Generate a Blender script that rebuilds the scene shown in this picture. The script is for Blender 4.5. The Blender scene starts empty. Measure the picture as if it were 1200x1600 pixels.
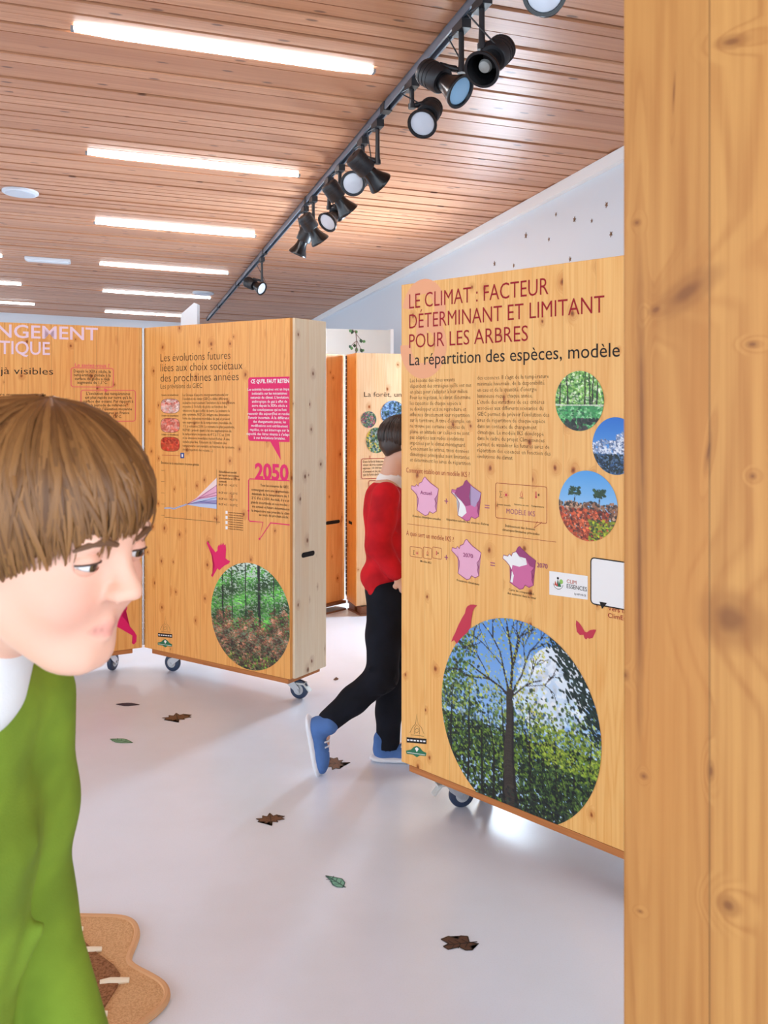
import bpy, bmesh, math, random
import numpy as np
from mathutils import Vector, Matrix
random.seed(7); rng = np.random.default_rng(7)
scene = bpy.context.scene
COL = scene.collection
# ------------------------------------------------------------------ camera
CAMH, F, CX, HY = 1.42, 1400.0, 600.0, 630.0
cd = bpy.data.cameras.new('camera'); cam = bpy.data.objects.new('camera', cd); COL.objects.link(cam)
cam.location = (0, 0, CAMH); cam.rotation_euler = (math.pi/2, 0, 0)
cd.sensor_width = 36; cd.lens = F/1600*36; cd.shift_y = -(800-HY)/1600; cd.clip_start = .05
scene.camera = cam
cd.dof.use_dof = True; cd.dof.focus_distance = 3.6; cd.dof.aperture_fstop = 14
# ------------------------------------------------------------------ world, light, exposure
scene.view_settings.view_transform = 'Standard'; scene.view_settings.look = 'None'
scene.view_settings.gamma = 1; scene.view_settings.use_curve_mapping = False
scene.view_settings.exposure = 1.58
w = bpy.data.worlds.new('world'); scene.world = w; w.use_nodes = True
bg = w.node_tree.nodes['Background']; bg.inputs[0].default_value = (.76, .88, 1, 1); bg.inputs[1].default_value = 1.1
TUBE = 8.5
WINDOW_W = 95
# ------------------------------------------------------------------ room frame
D1 = np.array([-.28474, .95825, -.02601]); D2 = np.array([.95788, .28532, -.03261])
NRM = np.cross(D2, D1); NRM /= np.linalg.norm(NRM)
H0 = 1.556                                           # ceiling above the camera
E1 = np.array([-.28484, .95857, 0]); E2 = np.array([.95857, .28484, 0])   # level directions
def ceil_pt(u, v, down=0):
    p = np.array([0, 0, CAMH]) + D1*u + D2*v + NRM*(H0*NRM[2]-down)
    return Vector(p)
def plan(u, v, z): return Vector(E1*u + E2*v) + Vector((0, 0, z))
def ceil_z(x, y): return CAMH + H0 - (NRM[0]*x + NRM[1]*y)/NRM[2]
def at(px, py, Y): return Vector(((px-CX)/F*Y, Y, CAMH+(HY-py)/F*Y))
def on_floor(px, py):
    Y = CAMH*F/(py-HY); return Vector(((px-CX)/F*Y, Y, 0))
# ------------------------------------------------------------------ helpers
def lin(c):
    c = np.asarray(c, float)/255.
    return np.where(c <= .04045, c/12.92, ((c+.055)/1.055)**2.4)
def L4(c): return tuple(lin(c))+(1,)
MATS = {}
def mat(name, rgb, rough=.6, metal=0, spec=.5, emit=0, attr=None, alpha=None):
    if name in MATS: return MATS[name]
    m = bpy.data.materials.new(name); m.use_nodes = True; MATS[name] = m
    b = m.node_tree.nodes['Principled BSDF']
    b.inputs['Base Color'].default_value = L4(rgb); b.inputs['Roughness'].default_value = rough
    b.inputs['Metallic'].default_value = metal; b.inputs['Specular IOR Level'].default_value = spec
    if emit:
        b.inputs['Emission Color'].default_value = L4(rgb); b.inputs['Emission Strength'].default_value = emit
    if attr:
        a = m.node_tree.nodes.new('ShaderNodeAttribute'); a.attribute_name = attr
        m.node_tree.links.new(a.outputs['Color'], b.inputs['Base Color'])
    return m
class NT:
    def __init__(s, m): s.t = m.node_tree; s.n = s.t.nodes; s.l = s.t.links
    def sock(s, i, v):
        if isinstance(v, bpy.types.NodeSocket): s.l.new(v, i)
        elif v is not None: i.default_value = v
    def math(s, op, a, b=None, c=None, clamp=False):
        n = s.n.new('ShaderNodeMath'); n.operation = op; n.use_clamp = clamp
        s.sock(n.inputs[0], a); s.sock(n.inputs[1], b)
        if c is not None: s.sock(n.inputs[2], c)
        return n.outputs[0]
    def comb(s, x, y, z):
        n = s.n.new('ShaderNodeCombineXYZ')
        for i, v in enumerate((x, y, z)): s.sock(n.inputs[i], v)
        return n.outputs[0]
    def noise(s, v, scale=1, detail=3, rough=.5, dist=0):
        n = s.n.new('ShaderNodeTexNoise'); s.sock(n.inputs['Vector'], v)
        n.inputs['Scale'].default_value = scale; n.inputs['Detail'].default_value = detail
        n.inputs['Roughness'].default_value = rough; n.inputs['Distortion'].default_value = dist
        return n.outputs['Fac']
    def mix(s, f, a, b, mode='MIX'):
        n = s.n.new('ShaderNodeMix'); n.data_type = 'RGBA'; n.blend_type = mode
        s.sock(n.inputs['Factor'], f); s.sock(n.inputs[6], a); s.sock(n.inputs[7], b)
        return n.outputs[2]
    def smooth(s, v, a, b):
        n = s.n.new('ShaderNodeMapRange'); n.interpolation_type = 'SMOOTHSTEP'
        s.sock(n.inputs[0], v); s.sock(n.inputs[1], a); s.sock(n.inputs[2], b)
        return n.outputs[0]
    def obj(s):
        n = s.n.new('ShaderNodeTexCoord'); x = s.n.new('ShaderNodeSeparateXYZ')
        s.l.new(n.outputs['Object'], x.inputs[0]); return n.outputs['Object'], x.outputs
    def white(s, v):
        n = s.n.new('ShaderNodeTexWhiteNoise'); n.noise_dimensions = '1D'; s.sock(n.inputs['W'], v); return n.outputs['Value']
    def bump(s, h, strength, dist=.002):
        n = s.n.new('ShaderNodeBump'); n.inputs['Strength'].default_value = strength; n.inputs['Distance'].default_value = dist
        s.sock(n.inputs['Height'], h); s.l.new(n.outputs[0], s.n['Principled BSDF'].inputs['Normal'])
def wood(name, light, dark, knot=(172, 88, 26), strip=.105, off=0., seed=0., kscale=7.5, kamt=.4, ksize=1., axis='v', rough=.42, extra=None, ring=.4, tone=.1, joint=.35):
    m = mat(name, light, rough, spec=.35); t = NT(m); _, (x, y, z) = t.obj()
    if axis == 'v': u, v = t.math('ADD', x, y), z
    else: u, v = t.math('ADD', y, z), x
    q = t.math('DIVIDE', t.math('SUBTRACT', u, off), strip)
    r = t.white(t.math('ADD', t.math('FLOOR', q), seed*7.3+.5))
    uu = t.math('ADD', u, t.math('MULTIPLY', r, 3.1)); vv = t.math('ADD', v, t.math('MULTIPLY', r, 7.7))
    # knots
    vo = t.n.new('ShaderNodeTexVoronoi'); vo.voronoi_dimensions = '2D'
    wob = t.noise(t.comb(uu, 0, vv), 40, 2)
    t.l.new(t.comb(t.math('MULTIPLY', t.math('ADD', uu, t.math('MULTIPLY', wob, .012)), kscale), t.math('MULTIPLY', vv, kscale*.72), 0), vo.inputs['Vector']); vo.inputs['Scale'].default_value = 1
    sc = t.n.new('ShaderNodeSeparateColor'); t.l.new(vo.outputs['Color'], sc.inputs[0])
    sel = t.math('GREATER_THAN', sc.outputs[1], 1-kamt)
    size = t.math('MULTIPLY_ADD', sc.outputs[0], .07*ksize, .035*ksize)
    k = t.math('MULTIPLY', t.smooth(vo.outputs['Distance'], size, t.math('MULTIPLY', size, .45)), sel)
    halo = t.math('MULTIPLY', t.smooth(vo.outputs['Distance'], t.math('MULTIPLY', size, 3.2), size), sel)
    bend = t.math('MULTIPLY', halo, .05)
    if extra:
        for (ex, ez, ra, rb, ang) in extra:
            du = t.math('SUBTRACT', u, ex); dv = t.math('SUBTRACT', v, ez); ca, sa = math.cos(ang), math.sin(ang)
            a = t.math('DIVIDE', t.math('ADD', t.math('MULTIPLY', du, ca), t.math('MULTIPLY', dv, sa)), ra)
            b = t.math('DIVIDE', t.math('SUBTRACT', t.math('MULTIPLY', dv, ca), t.math('MULTIPLY', du, sa)), rb)
            d = t.math('SQRT', t.math('ADD', t.math('MULTIPLY', a, a), t.math('MULTIPLY', b, b)))
            d = t.math('ADD', d, t.math('MULTIPLY_ADD', wob, .5, -.25))
            k = t.math('MAXIMUM', k, t.math('MULTIPLY', t.smooth(d, 1., .25), .75)); halo = t.math('MAXIMUM', halo, t.smooth(d, 2., 1.))
            bend = t.math('ADD', bend, t.math('MULTIPLY', t.smooth(d, 5., .6), .035))
    g1 = t.noise(t.comb(t.math('MULTIPLY', uu, 110), 0, t.math('MULTIPLY', vv, 2.2)), 1, 4, .6)
    g2 = t.noise(t.comb(t.math('MULTIPLY', t.math('ADD', uu, bend), 16), 0, t.math('MULTIPLY', vv, .9)), 1, 2, .4)
    rg = t.math('MULTIPLY_ADD', t.math('SINE', t.math('MULTIPLY', g2, 62)), .5, .5)
    rg = t.math('POWER', rg, 2.)
    f = t.math('ADD', t.math('MULTIPLY', t.smooth(g1, .3, .72), .5), t.math('MULTIPLY', rg, ring), clamp=True)
    c = t.mix(f, L4(light), L4(dark))
    c = t.mix(t.math('MULTIPLY', r, tone*2), c, L4(dark))
    hue = t.noise(t.comb(t.math('MULTIPLY', uu, 5), 0, vv), 1.3, 1)
    c = t.mix(t.math('MULTIPLY', t.smooth(hue, .52, .8), .35), c, L4([min(255, a*b) for a, b in zip(light, (.97, .84, .66))]))
    c = t.mix(t.math('MULTIPLY', halo, .5), c, L4([(a*.6+b*.4) for a, b in zip(dark, knot)]))
    c = t.mix(t.math('MULTIPLY', k, .9), c, L4(knot)); c = t.mix(t.math('MULTIPLY', t.math('MULTIPLY', t.smooth(vo.outputs['Distance'], t.math('MULTIPLY', size, .5), t.math('MULTIPLY', size, .2)), sel), .6), c, L4([q_*.45 for q_ in knot]))
    fr = t.math('FRACT', q)
    jl = t.math('MULTIPLY', t.math('LESS_THAN', fr, .012), joint)
    c = t.mix(jl, c, L4([a*.6 for a in dark]))
    t.l.new(c, t.n['Principled BSDF'].inputs['Base Color'])
    t.bump(g1, .08, .001)
    return m
def link(name, me, m=None, parent=None, loc=None):
    o = bpy.data.objects.new(name, me); COL.objects.link(o)
    if m is not None:
        for q in (m if isinstance(m, (list, tuple)) else [m]): me.materials.append(q)
    if parent: o.parent = parent
    if loc is not None: o.location = loc
    return o
def tag(o, label=None, cat=None, group=None, kind=None):
    if label: o['label'] = label
    if cat: o['category'] = cat
    if group: o['group'] = group
    if kind: o['kind'] = kind
    return o
def empty(name, loc, rz=0):
    o = bpy.data.objects.new(name, None); COL.objects.link(o); o.location = loc; o.rotation_euler = (0, 0, rz)
    o.empty_display_size = .05; return o
class MB:
    """collects shapes into one mesh"""
    def __init__(s): s.v = []; s.f = []; s.mi = []
    def add(s, vs, fs, mi=0):
        b = len(s.v); s.v += [tuple(p) for p in vs]; s.f += [tuple(b+i for i in f) for f in fs]; s.mi += [mi]*len(fs); return s
    def box(s, lo, hi, mi=0, M=None, bev=0):
        x0, y0, z0 = lo; x1, y1, z1 = hi
        if bev:
            bm = bmesh.new(); bmesh.ops.create_cube(bm, size=1)
            for v in bm.verts: v.co = Vector((x0+(v.co.x+.5)*(x1-x0), y0+(v.co.y+.5)*(y1-y0), z0+(v.co.z+.5)*(z1-z0)))
            bmesh.ops.bevel(bm, geom=bm.edges[:], offset=bev, segments=2, affect='EDGES', profile=.5)
            vs = [v.co.copy() for v in bm.verts]; bm.verts.index_update(); fs = [[v.index for v in f.verts] for f in bm.faces]; bm.free()
        else:
            vs = [Vector(p) for p in ((x0,y0,z0),(x1,y0,z0),(x1,y1,z0),(x0,y1,z0),(x0,y0,z1),(x1,y0,z1),(x1,y1,z1),(x0,y1,z1))]
            fs = [(0,3,2,1),(4,5,6,7),(0,1,5,4),(1,2,6,5),(2,3,7,6),(3,0,4,7)]
        if M: vs = [M @ v for v in vs]
        return s.add(vs, fs, mi)
    def lathe(s, prof, a, b, mi=0, n=24, cap=True):
        """profile [(t along axis in metres, radius)] from a towards b"""
        a = Vector(a); ax = (Vector(b)-a).normalized()
        e = ax.orthogonal().normalized(); g = ax.cross(e)
        vs = []
        for t, r in prof:
            for i in range(n):
                q = 2*math.pi*i/n; vs.append(a+ax*t+(e*math.cos(q)+g*math.sin(q))*r)
        fs = [(k*n+i, k*n+(i+1) % n, (k+1)*n+(i+1) % n, (k+1)*n+i) for k in range(len(prof)-1) for i in range(n)]
        if cap: fs += [tuple(range(n))[::-1], tuple((len(prof)-1)*n+i for i in range(n))]
        return s.add(vs, fs, mi)
    def tube(s, pts, r, mi=0, n=8):
        pts = [Vector(p) for p in pts]; R = r if isinstance(r, (list, tuple)) else [r]*len(pts); vs = []; prev = None
        for k, p in enumerate(pts):
            t = (pts[min(k+1, len(pts)-1)]-pts[max(k-1, 0)]).normalized()
            e = t.orthogonal().normalized() if prev is None else (prev-t*prev.dot(t)).normalized()
            prev = e; g = t.cross(e)
            for i in range(n):
                q = 2*math.pi*i/n; vs.append(p+(e*math.cos(q)+g*math.sin(q))*R[k])
        fs = [(k*n+i, k*n+(i+1) % n, (k+1)*n+(i+1) % n, (k+1)*n+i) for k in range(len(pts)-1) for i in range(n)]
        fs += [tuple(range(n))[::-1], tuple((len(pts)-1)*n+i for i in range(n))]
        return s.add(vs, fs, mi)
    def poly(s, pts, y, mi=0):
        """flat concave polygon in the panel's (s, z) plane at depth y"""
        bm = bmesh.new(); vs = [bm.verts.new((p[0], y, p[1])) for p in pts]
        try: f = bm.faces.new(vs)
        except ValueError: bm.free(); return s
        bmesh.ops.triangulate(bm, faces=[f]); bm.verts.index_update()
        V = [v.co.copy() for v in bm.verts]; Fs = [[v.index for v in q.verts] for q in bm.faces]; bm.free()
        return s.add(V, Fs, mi)
    def prism(s, pts, z0, z1, mi=0, M=None):
        bm = bmesh.new(); n = len(pts)
        a = [bm.verts.new((p[0], p[1], z0)) for p in pts]; b = [bm.verts.new((p[0], p[1], z1)) for p in pts]
        fs = [bm.faces.new(a[::-1]), bm.faces.new(b)]
        for i in range(n): bm.faces.new((a[i], a[(i+1) % n], b[(i+1) % n], b[i]))
        bmesh.ops.triangulate(bm, faces=fs); bm.verts.index_update()
        V = [v.co.copy() for v in bm.verts]; Fs = [[v.index for v in q.verts] for q in bm.faces]; bm.free()
        if M: V = [M @ v for v in V]
        return s.add(V, Fs, mi)
    def stroke(s, pts, wd, y, mi=0, closed=False):
        pts = [Vector((p[0], p[1])) for p in pts]
        if closed: pts = pts+[pts[0]]
        n = len(pts); Lf = []; Rt = []
        for i in range(n):
            a = pts[(i-1) % (n-1)] if closed and i in (0, n-1) and i == 0 else pts[max(i-1, 0)]
            b = pts[min(i+1, n-1)]
            if closed and i in (0, n-1): a, b = pts[n-2], pts[1]
            d = (b-a); d = d.normalized() if d.length > 1e-9 else Vector((1, 0))
            nn = Vector((-d.y, d.x))*wd/2; Lf.append(pts[i]+nn); Rt.append(pts[i]-nn)
        vs = [(p.x, y, p.y) for p in Lf]+[(p.x, y, p.y) for p in Rt]
        return s.add(vs, [(i, i+1, n+i+1, n+i) for i in range(n-1)], mi)
    def build(s, name, m, parent=None, smooth=False, loc=None):
        me = bpy.data.meshes.new(name); me.from_pydata(s.v, [], s.f); me.update()
        o = link(name, me, m, parent, loc)
        me.polygons.foreach_set('material_index', s.mi)
        if smooth:
            me.polygons.foreach_set('use_smooth', [True]*len(me.polygons))
            try: me.set_sharp_from_angle(angle=math.radians(40))
            except Exception: pass
        return o
def frame(origin, xdir):
    x = Vector((xdir[0], xdir[1], 0)).normalized(); y = Vector((-x.y, x.x, 0))
    return Matrix(((x.x, y.x, 0, origin[0]), (x.y, y.y, 0, origin[1]), (0, 0, 1, origin[2]), (0, 0, 0, 1)))
# ------------------------------------------------------------------ room shell
m_floor = mat('floor_lino', (224, 225, 229), .3, spec=.5)
t = NT(m_floor); oc, _ = t.obj()
n1 = t.noise(oc, 1.6, 4, .6); n2 = t.noise(oc, 260, 2, .6); n3 = t.noise(oc, 7, 3)
c = t.mix(t.smooth(n1, .35, .7), L4((228, 237, 251)), L4((222, 230, 242)))
c = t.mix(t.math('MULTIPLY', t.smooth(n2, .45, .75), .16), c, L4((206, 212, 222)))
c = t.mix(t.math('MULTIPLY', t.smooth(n3, .6, .8), .08), c, L4((212, 214, 218)))
t.l.new(c, t.n['Principled BSDF'].inputs['Base Color'])
t.l.new(t.math('MULTIPLY_ADD', n3, .06, .22), t.n['Principled BSDF'].inputs['Roughness'])
fl = MB().box((-9, -4, -.1), (6, 16, 0)).build('floor', m_floor); tag(fl, kind='structure')
m_wall = mat('white_wall', (208, 215, 224), .7)
m_ceilback = mat('ceiling_backing', (22, 14, 11), .95, spec=.1)
m_slat = mat('ceiling_pine', (196, 140, 104), .38, spec=.5)
t = NT(m_slat); geo = t.n.new('ShaderNodeNewGeometry'); isl = geo.outputs['Random Per Island']
oc, (x, y, z) = t.obj()
xs = t.math('ADD', x, t.math('MULTIPLY', isl, 37)); ys = y
g = t.noise(t.comb(t.math('MULTIPLY', xs, 1.3), t.math('MULTIPLY', ys, 70), isl), 1, 4, .6)
g2 = t.noise(t.comb(t.math('MULTIPLY', xs, .8), t.math('MULTIPLY', ys, 14), isl), 1, 2)
rr = t.math('POWER', t.math('MULTIPLY_ADD', t.math('SINE', t.math('MULTIPLY', g2, 40)), .5, .5), 2)
c = t.mix(isl, L4((210, 156, 120)), L4((184, 128, 92)))
c = t.mix(t.math('MULTIPLY', t.smooth(g, .35, .75), .55), c, L4((166, 108, 76)))
c = t.mix(t.math('MULTIPLY', rr, .2), c, L4((166, 108, 74)))
vo = t.n.new('ShaderNodeTexVoronoi'); vo.voronoi_dimensions = '2D'; vo.inputs['Scale'].default_value = 1
t.l.new(t.comb(t.math('MULTIPLY', xs, 3.2), t.math('MULTIPLY', ys, 9), 0), vo.inputs['Vector'])
sc = t.n.new('ShaderNodeSeparateColor'); t.l.new(vo.outputs['Color'], sc.inputs[0])
kk = t.math('MULTIPLY', t.smooth(vo.outputs['Distance'], .1, .05), t.math('GREATER_THAN', sc.outputs[0], .62))
c = t.mix(t.math('MULTIPLY', kk, .8), c, L4((84, 46, 30)))
t.l.new(c, t.n['Principled BSDF'].inputs['Base Color'])
# slatted ceiling: every board real, one mesh
mb = MB(); Mc = Matrix([[D2[0], D1[0], NRM[0], 0], [D2[1], D1[1], NRM[1], 0], [D2[2], D1[2], NRM[2], 0], [0, 0, 0, 1]])
C0 = Vector(ceil_pt(0, 0)); Mc.translation = C0
U0, U1, V0, V1, VW = -2.5, 13.6, -6.5, 2.62, 2.6
u = U0
while u < U1:
    wd = random.choice((.062, .07, .078, .09, .1)); gap = random.choice((.008, .012, .016, .019))
    dz = random.choice((0, 0, 0, .004, .007))
    mb.box((V0, u, dz), (V1, u+wd, .045+dz)); u += wd+gap
mb.box((V0, U0, .09), (V1, U1, .11), 1)
ce = mb.build('ceiling', [m_slat, m_ceilback]); ce.matrix_world = Mc; tag(ce, kind='structure')
# star wall on the right, with a window opening
def wall_quad(mb, v0, v1, u0, u1, z0, z1):
    """box in the level (u, v) frame; z1 None = up to the ceiling"""
    vs = []
    for zz in (z0, z1):
        for (uu, vv) in ((u0, v0), (u0, v1), (u1, v1), (u1, v0)):
            p = plan(uu, vv, 0); vs.append((p.x, p.y, (ceil_z(p.x, p.y)+.05) if zz is None else zz))
    mb.add(vs, [(0, 1, 2, 3), (7, 6, 5, 4), (0, 4, 5, 1), (1, 5, 6, 2), (2, 6, 7, 3), (3, 7, 4, 0)])
WU0, WU1, WZ0, WZ1 = 5.5, 6.55, .85, 2.1
mb = MB()
wall_quad(mb, VW, VW+.2, 1.2, WU0, 0, None); wall_quad(mb, VW, VW+.2, WU1, 13.6, 0, None)
wall_quad(mb, VW, VW+.2, WU0, WU1, 0, WZ0); wall_quad(mb, VW, VW+.2, WU0, WU1, WZ1, None)
tag(mb.build('wall_right', m_wall), kind='structure')
mb = MB(); wall_quad(mb, -6.5, VW, 13.4, 13.6, 0, None); tag(mb.build('wall_back', m_wall), kind='structure')
# cornice strip where the star wall meets the slats
mb = MB(); a = plan(1.2, VW-.03, 0); b = plan(13.4, VW-.03, 0)
for (uu) in ((1.2, 13.4),):
    vs = []
    for q in uu:
        for vv in (VW-.035, VW-.001):
            p = plan(q, vv, 0); cz = ceil_z(p.x, p.y)
            vs += [(p.x, p.y, cz-.07), (p.x, p.y, cz-.002)]
    mb.add(vs, [(0, 1, 3, 2), (4, 6, 7, 5), (0, 4, 5, 1), (2, 3, 7, 6), (0, 2, 6, 4), (1, 5, 7, 3)])
tag(mb.build('trim_1', mat('white_trim', (236, 238, 240), .5)), kind='structure')
# window in the star wall: frame, glass
m_frame = mat('window_frame_white', (232, 234, 236), .4)
mb = MB()
for (a, b, c_, d) in ((WU0, WU0+.05, WZ0, WZ1), (WU1-.05, WU1, WZ0, WZ1), (WU0, WU1, WZ0, WZ0+.05), (WU0, WU1, WZ1-.05, WZ1), ((WU0+WU1)/2-.025, (WU0+WU1)/2+.025, WZ0, WZ1)):
    wall_quad(mb, VW+.05, VW+.11, a, b, c_, d)
wn = tag(mb.build('window_1', m_frame), kind='structure')
m_glass = bpy.data.materials.new('window_glass'); m_glass.use_nodes = True; t = NT(m_glass)
tr = t.n.new('ShaderNodeBsdfTransparent'); gl = t.n.new('ShaderNodeBsdfGlossy'); gl.inputs['Roughness'].default_value = .02
mx = t.n.new('ShaderNodeMixShader'); mx.inputs[0].default_value = .08
t.l.new(tr.outputs[0], mx.inputs[1]); t.l.new(gl.outputs[0], mx.inputs[2]); t.l.new(mx.outputs[0], t.n['Material Output'].inputs[0])
mb = MB(); wall_quad(mb, VW+.075, VW+.081, WU0+.05, WU1-.05, WZ0+.05, WZ1-.05); mb.build('glass_pane', m_glass, wn)
ld = bpy.data.lights.new('window_daylight', 'AREA'); ld.shape = 'RECTANGLE'; ld.size = WU1-WU0-.05; ld.size_y = WZ1-WZ0-.05
ld.energy = WINDOW_W; ld.spread = math.radians(150); ld.color = (.68, .84, 1)
lo = bpy.data.objects.new('window_daylight', ld); COL.objects.link(lo)
lo.location = plan((WU0+WU1)/2, VW+.3, (WZ0+WZ1)/2)
lo.rotation_euler = (Vector(-E2)).to_track_quat('-Z', 'Z').to_euler()
# low pale partition at the back
mb = MB(); m_part = mat('partition_beige', (206, 203, 198), .7)
def lbox(mb, p0, p1, depth, z0, z1):
    p0 = Vector(p0); p1 = Vector(p1); M = frame((p0.x, p0.y, 0), (p1-p0)); mb.box((0, 0, z0), ((p1-p0).length, depth, z1), M=M)
pA = Vector((-1.55, 7.86)); pB = Vector((-.53, 8.17)); pC = Vector((.06, 8.345))
lbox(mb, pA, (pB-Vector((.006, .002))), .12, 0, 2.1); lbox(mb, pB, pC, .12, 0, 2.1)
pt = tag(mb.build('wall_partition', m_part), kind='structure')
mb = MB(); lbox(mb, pC, pC+Vector((.03, .009)), .13, 0, 2.11); tag(mb.build('trim_2', mat('white_trim', 0)), kind='structure')
# white slanted post behind the left display
mb = MB(); Yp = 8.6
a = at(282.5, 0, Yp).x; b = at(308, 0, Yp).x
h1 = at(0, 491, Yp).z; h2 = at(0, 473, Yp).z
vs = [(a, Yp, 0), (b, Yp, 0), (b, Yp+.12, 0), (a, Yp+.12, 0), (a, Yp, h1), (b-.03, Yp, h2), (b, Yp, h2-.01), (b, Yp+.12, h2-.01), (b-.03, Yp+.12, h2), (a, Yp+.12, h1)]
mb.add(vs, [(0, 3, 2, 1), (0, 1, 6, 5, 4), (2, 3, 9, 8, 7), (0, 4, 9, 3), (1, 2, 7, 6), (4, 5, 8, 9), (5, 6, 7, 8)])
tag(mb.build('pillar', mat('white_paint', (240, 242, 245), .6)), 'white slant-topped pillar rising behind the hinged display on the left', 'pillar')
# ------------------------------------------------------------------ ceiling lights
m_tube = mat('tube_diffuser', (250, 252, 255), .4, emit=TUBE); m_cap = mat('tube_end_cap', (120, 125, 130), .5)
def tube_light(u, v0, v1, label, group):
    r = empty('ceiling_light', ceil_pt(u, (v0+v1)/2, .0)); r.rotation_euler = Mc.to_euler()
    L = (v1-v0)/2; w = .034
    tp = [(-L, -w*.45), (-L+.16, -w), (L-.16, -w), (L, -w*.45), (L, w*.45), (L-.16, w), (-L+.16, w), (-L, w*.45)]
    MB().prism(tp, -.012, -.002).build('diffuser', m_tube, r)
    for sgn in (-1, 1): MB().box((sgn*L-.006, -w*.5, -.014), (sgn*L+.006, w*.5, 0)).build('end_cap', m_cap, r)
    tag(r, label, 'ceiling light', group); return r
nm = ['nearest and largest strip light, on the slats left of the track', 'second strip light from the front, its left end above the round vent', 'third strip light back, left of the paired spotlights on the track',
      'fourth strip light back, level with the rectangular fitting', 'fifth strip light back, beside the small disc near the track', 'farthest strip light of the main row, ending behind the white pillar']
for u, l in zip((3.65, 5.30, 7.095, 8.90, 10.66, 12.54), nm): tube_light(u, -.22, 1.0, l, 'strip lights on the slatted ceiling')
for u, l in zip((8.87, 10.57, 12.24), ('strip light at the left edge of the picture, only its tip showing', 'strip light cut by the left edge, nearer of the two there', 'strip light cut by the left edge just above the display board')):
    tube_light(u, -2.285, -1.066, l, 'strip lights on the slatted ceiling')
m_vent = mat('vent_grey', (205, 210, 218), .5)
def disc(u, v, r, label):
    o = empty('ceiling_vent', ceil_pt(u, v, 0)); o.rotation_euler = Mc.to_euler(); mb = MB()
    mb.lathe([(0, r), (.012, r), (.018, r*.93)], (0, 0, 0), (0, 0, -1), n=36); mb.build('rim', m_vent, o, True)
    MB().lathe([(.0, r*.82), (.021, r*.82), (.024, r*.7)], (0, 0, 0), (0, 0, -1), n=32).build('grille', mat('vent_mesh', (188, 194, 204), .6), o)
    tag(o, label, 'vent')
disc(6.366, -.672, .115, 'round white vent in the slats near the left edge')
disc(10.30, .88, .12, 'small pale disc in the far slats near the track end')
o = empty('emergency_light', ceil_pt(8.84, -.673, 0)); o.rotation_euler = Mc.to_euler()
MB().box((-.2, -.06, -.03), (.2, .06, 0), bev=.008).build('housing', m_vent, o)
MB().box((-.18, -.045, -.036), (.18, .045, -.03)).build('cover', mat('fitting_cover', (222, 226, 232), .4), o)
tag(o, 'white rectangular fitting mounted between two slats at upper left', 'emergency light')
# ------------------------------------------------------------------ lighting track and spotlights
m_track = mat('track_grey', (120, 130, 144), .35, metal=.5); m_blk = mat('spot_black', (26, 26, 30), .45); m_blk2 = mat('spot_black_gloss', (16, 16, 19), .25)
m_lens = mat('spot_lens', (196, 202, 212), .12, spec=.8); m_lens2 = mat('spot_lens_blue', (140, 186, 220), .12, spec=.8); m_lens3 = mat('spot_bulb', (150, 150, 146), .25)
VT = 1.157
tr = empty('lighting_track', ceil_pt(7.2, VT, 0)); tr.rotation_euler = Mc.to_euler()
mb = MB(); mb.box((-.018, -5.4, -.04), (-.011, 5.4, 0)); mb.box((.011, -5.4, -.04), (.018, 5.4, 0)); mb.box((-.018, -5.4, -.012), (.018, 5.4, 0)); mb.build('rail', m_track, tr)
for y0 in (-5.42, 5.4): MB().box((-.02, y0, -.042), (.02, y0+.02, 0)).build('end_cap', m_blk, tr)
for uu in (-3.2, -1.4, .4, 2.2, 4.): MB().box((-.021, uu-.03, -.043), (.021, uu+.03, -.001)).build('joiner', m_blk, tr)
tag(tr, 'long grey spotlight track running back across the slatted ceiling', 'track')
def track_u(py):
    px = 735-.825*py; best = None
    for k in range(800):
        u = .8+k*.016; p = ceil_pt(u, VT, .03); y = HY-(p.z-CAMH)/p.y*F
        if best is None or abs(y-py) < best[0]: best = (abs(y-py), u)
    return best[1]
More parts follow.
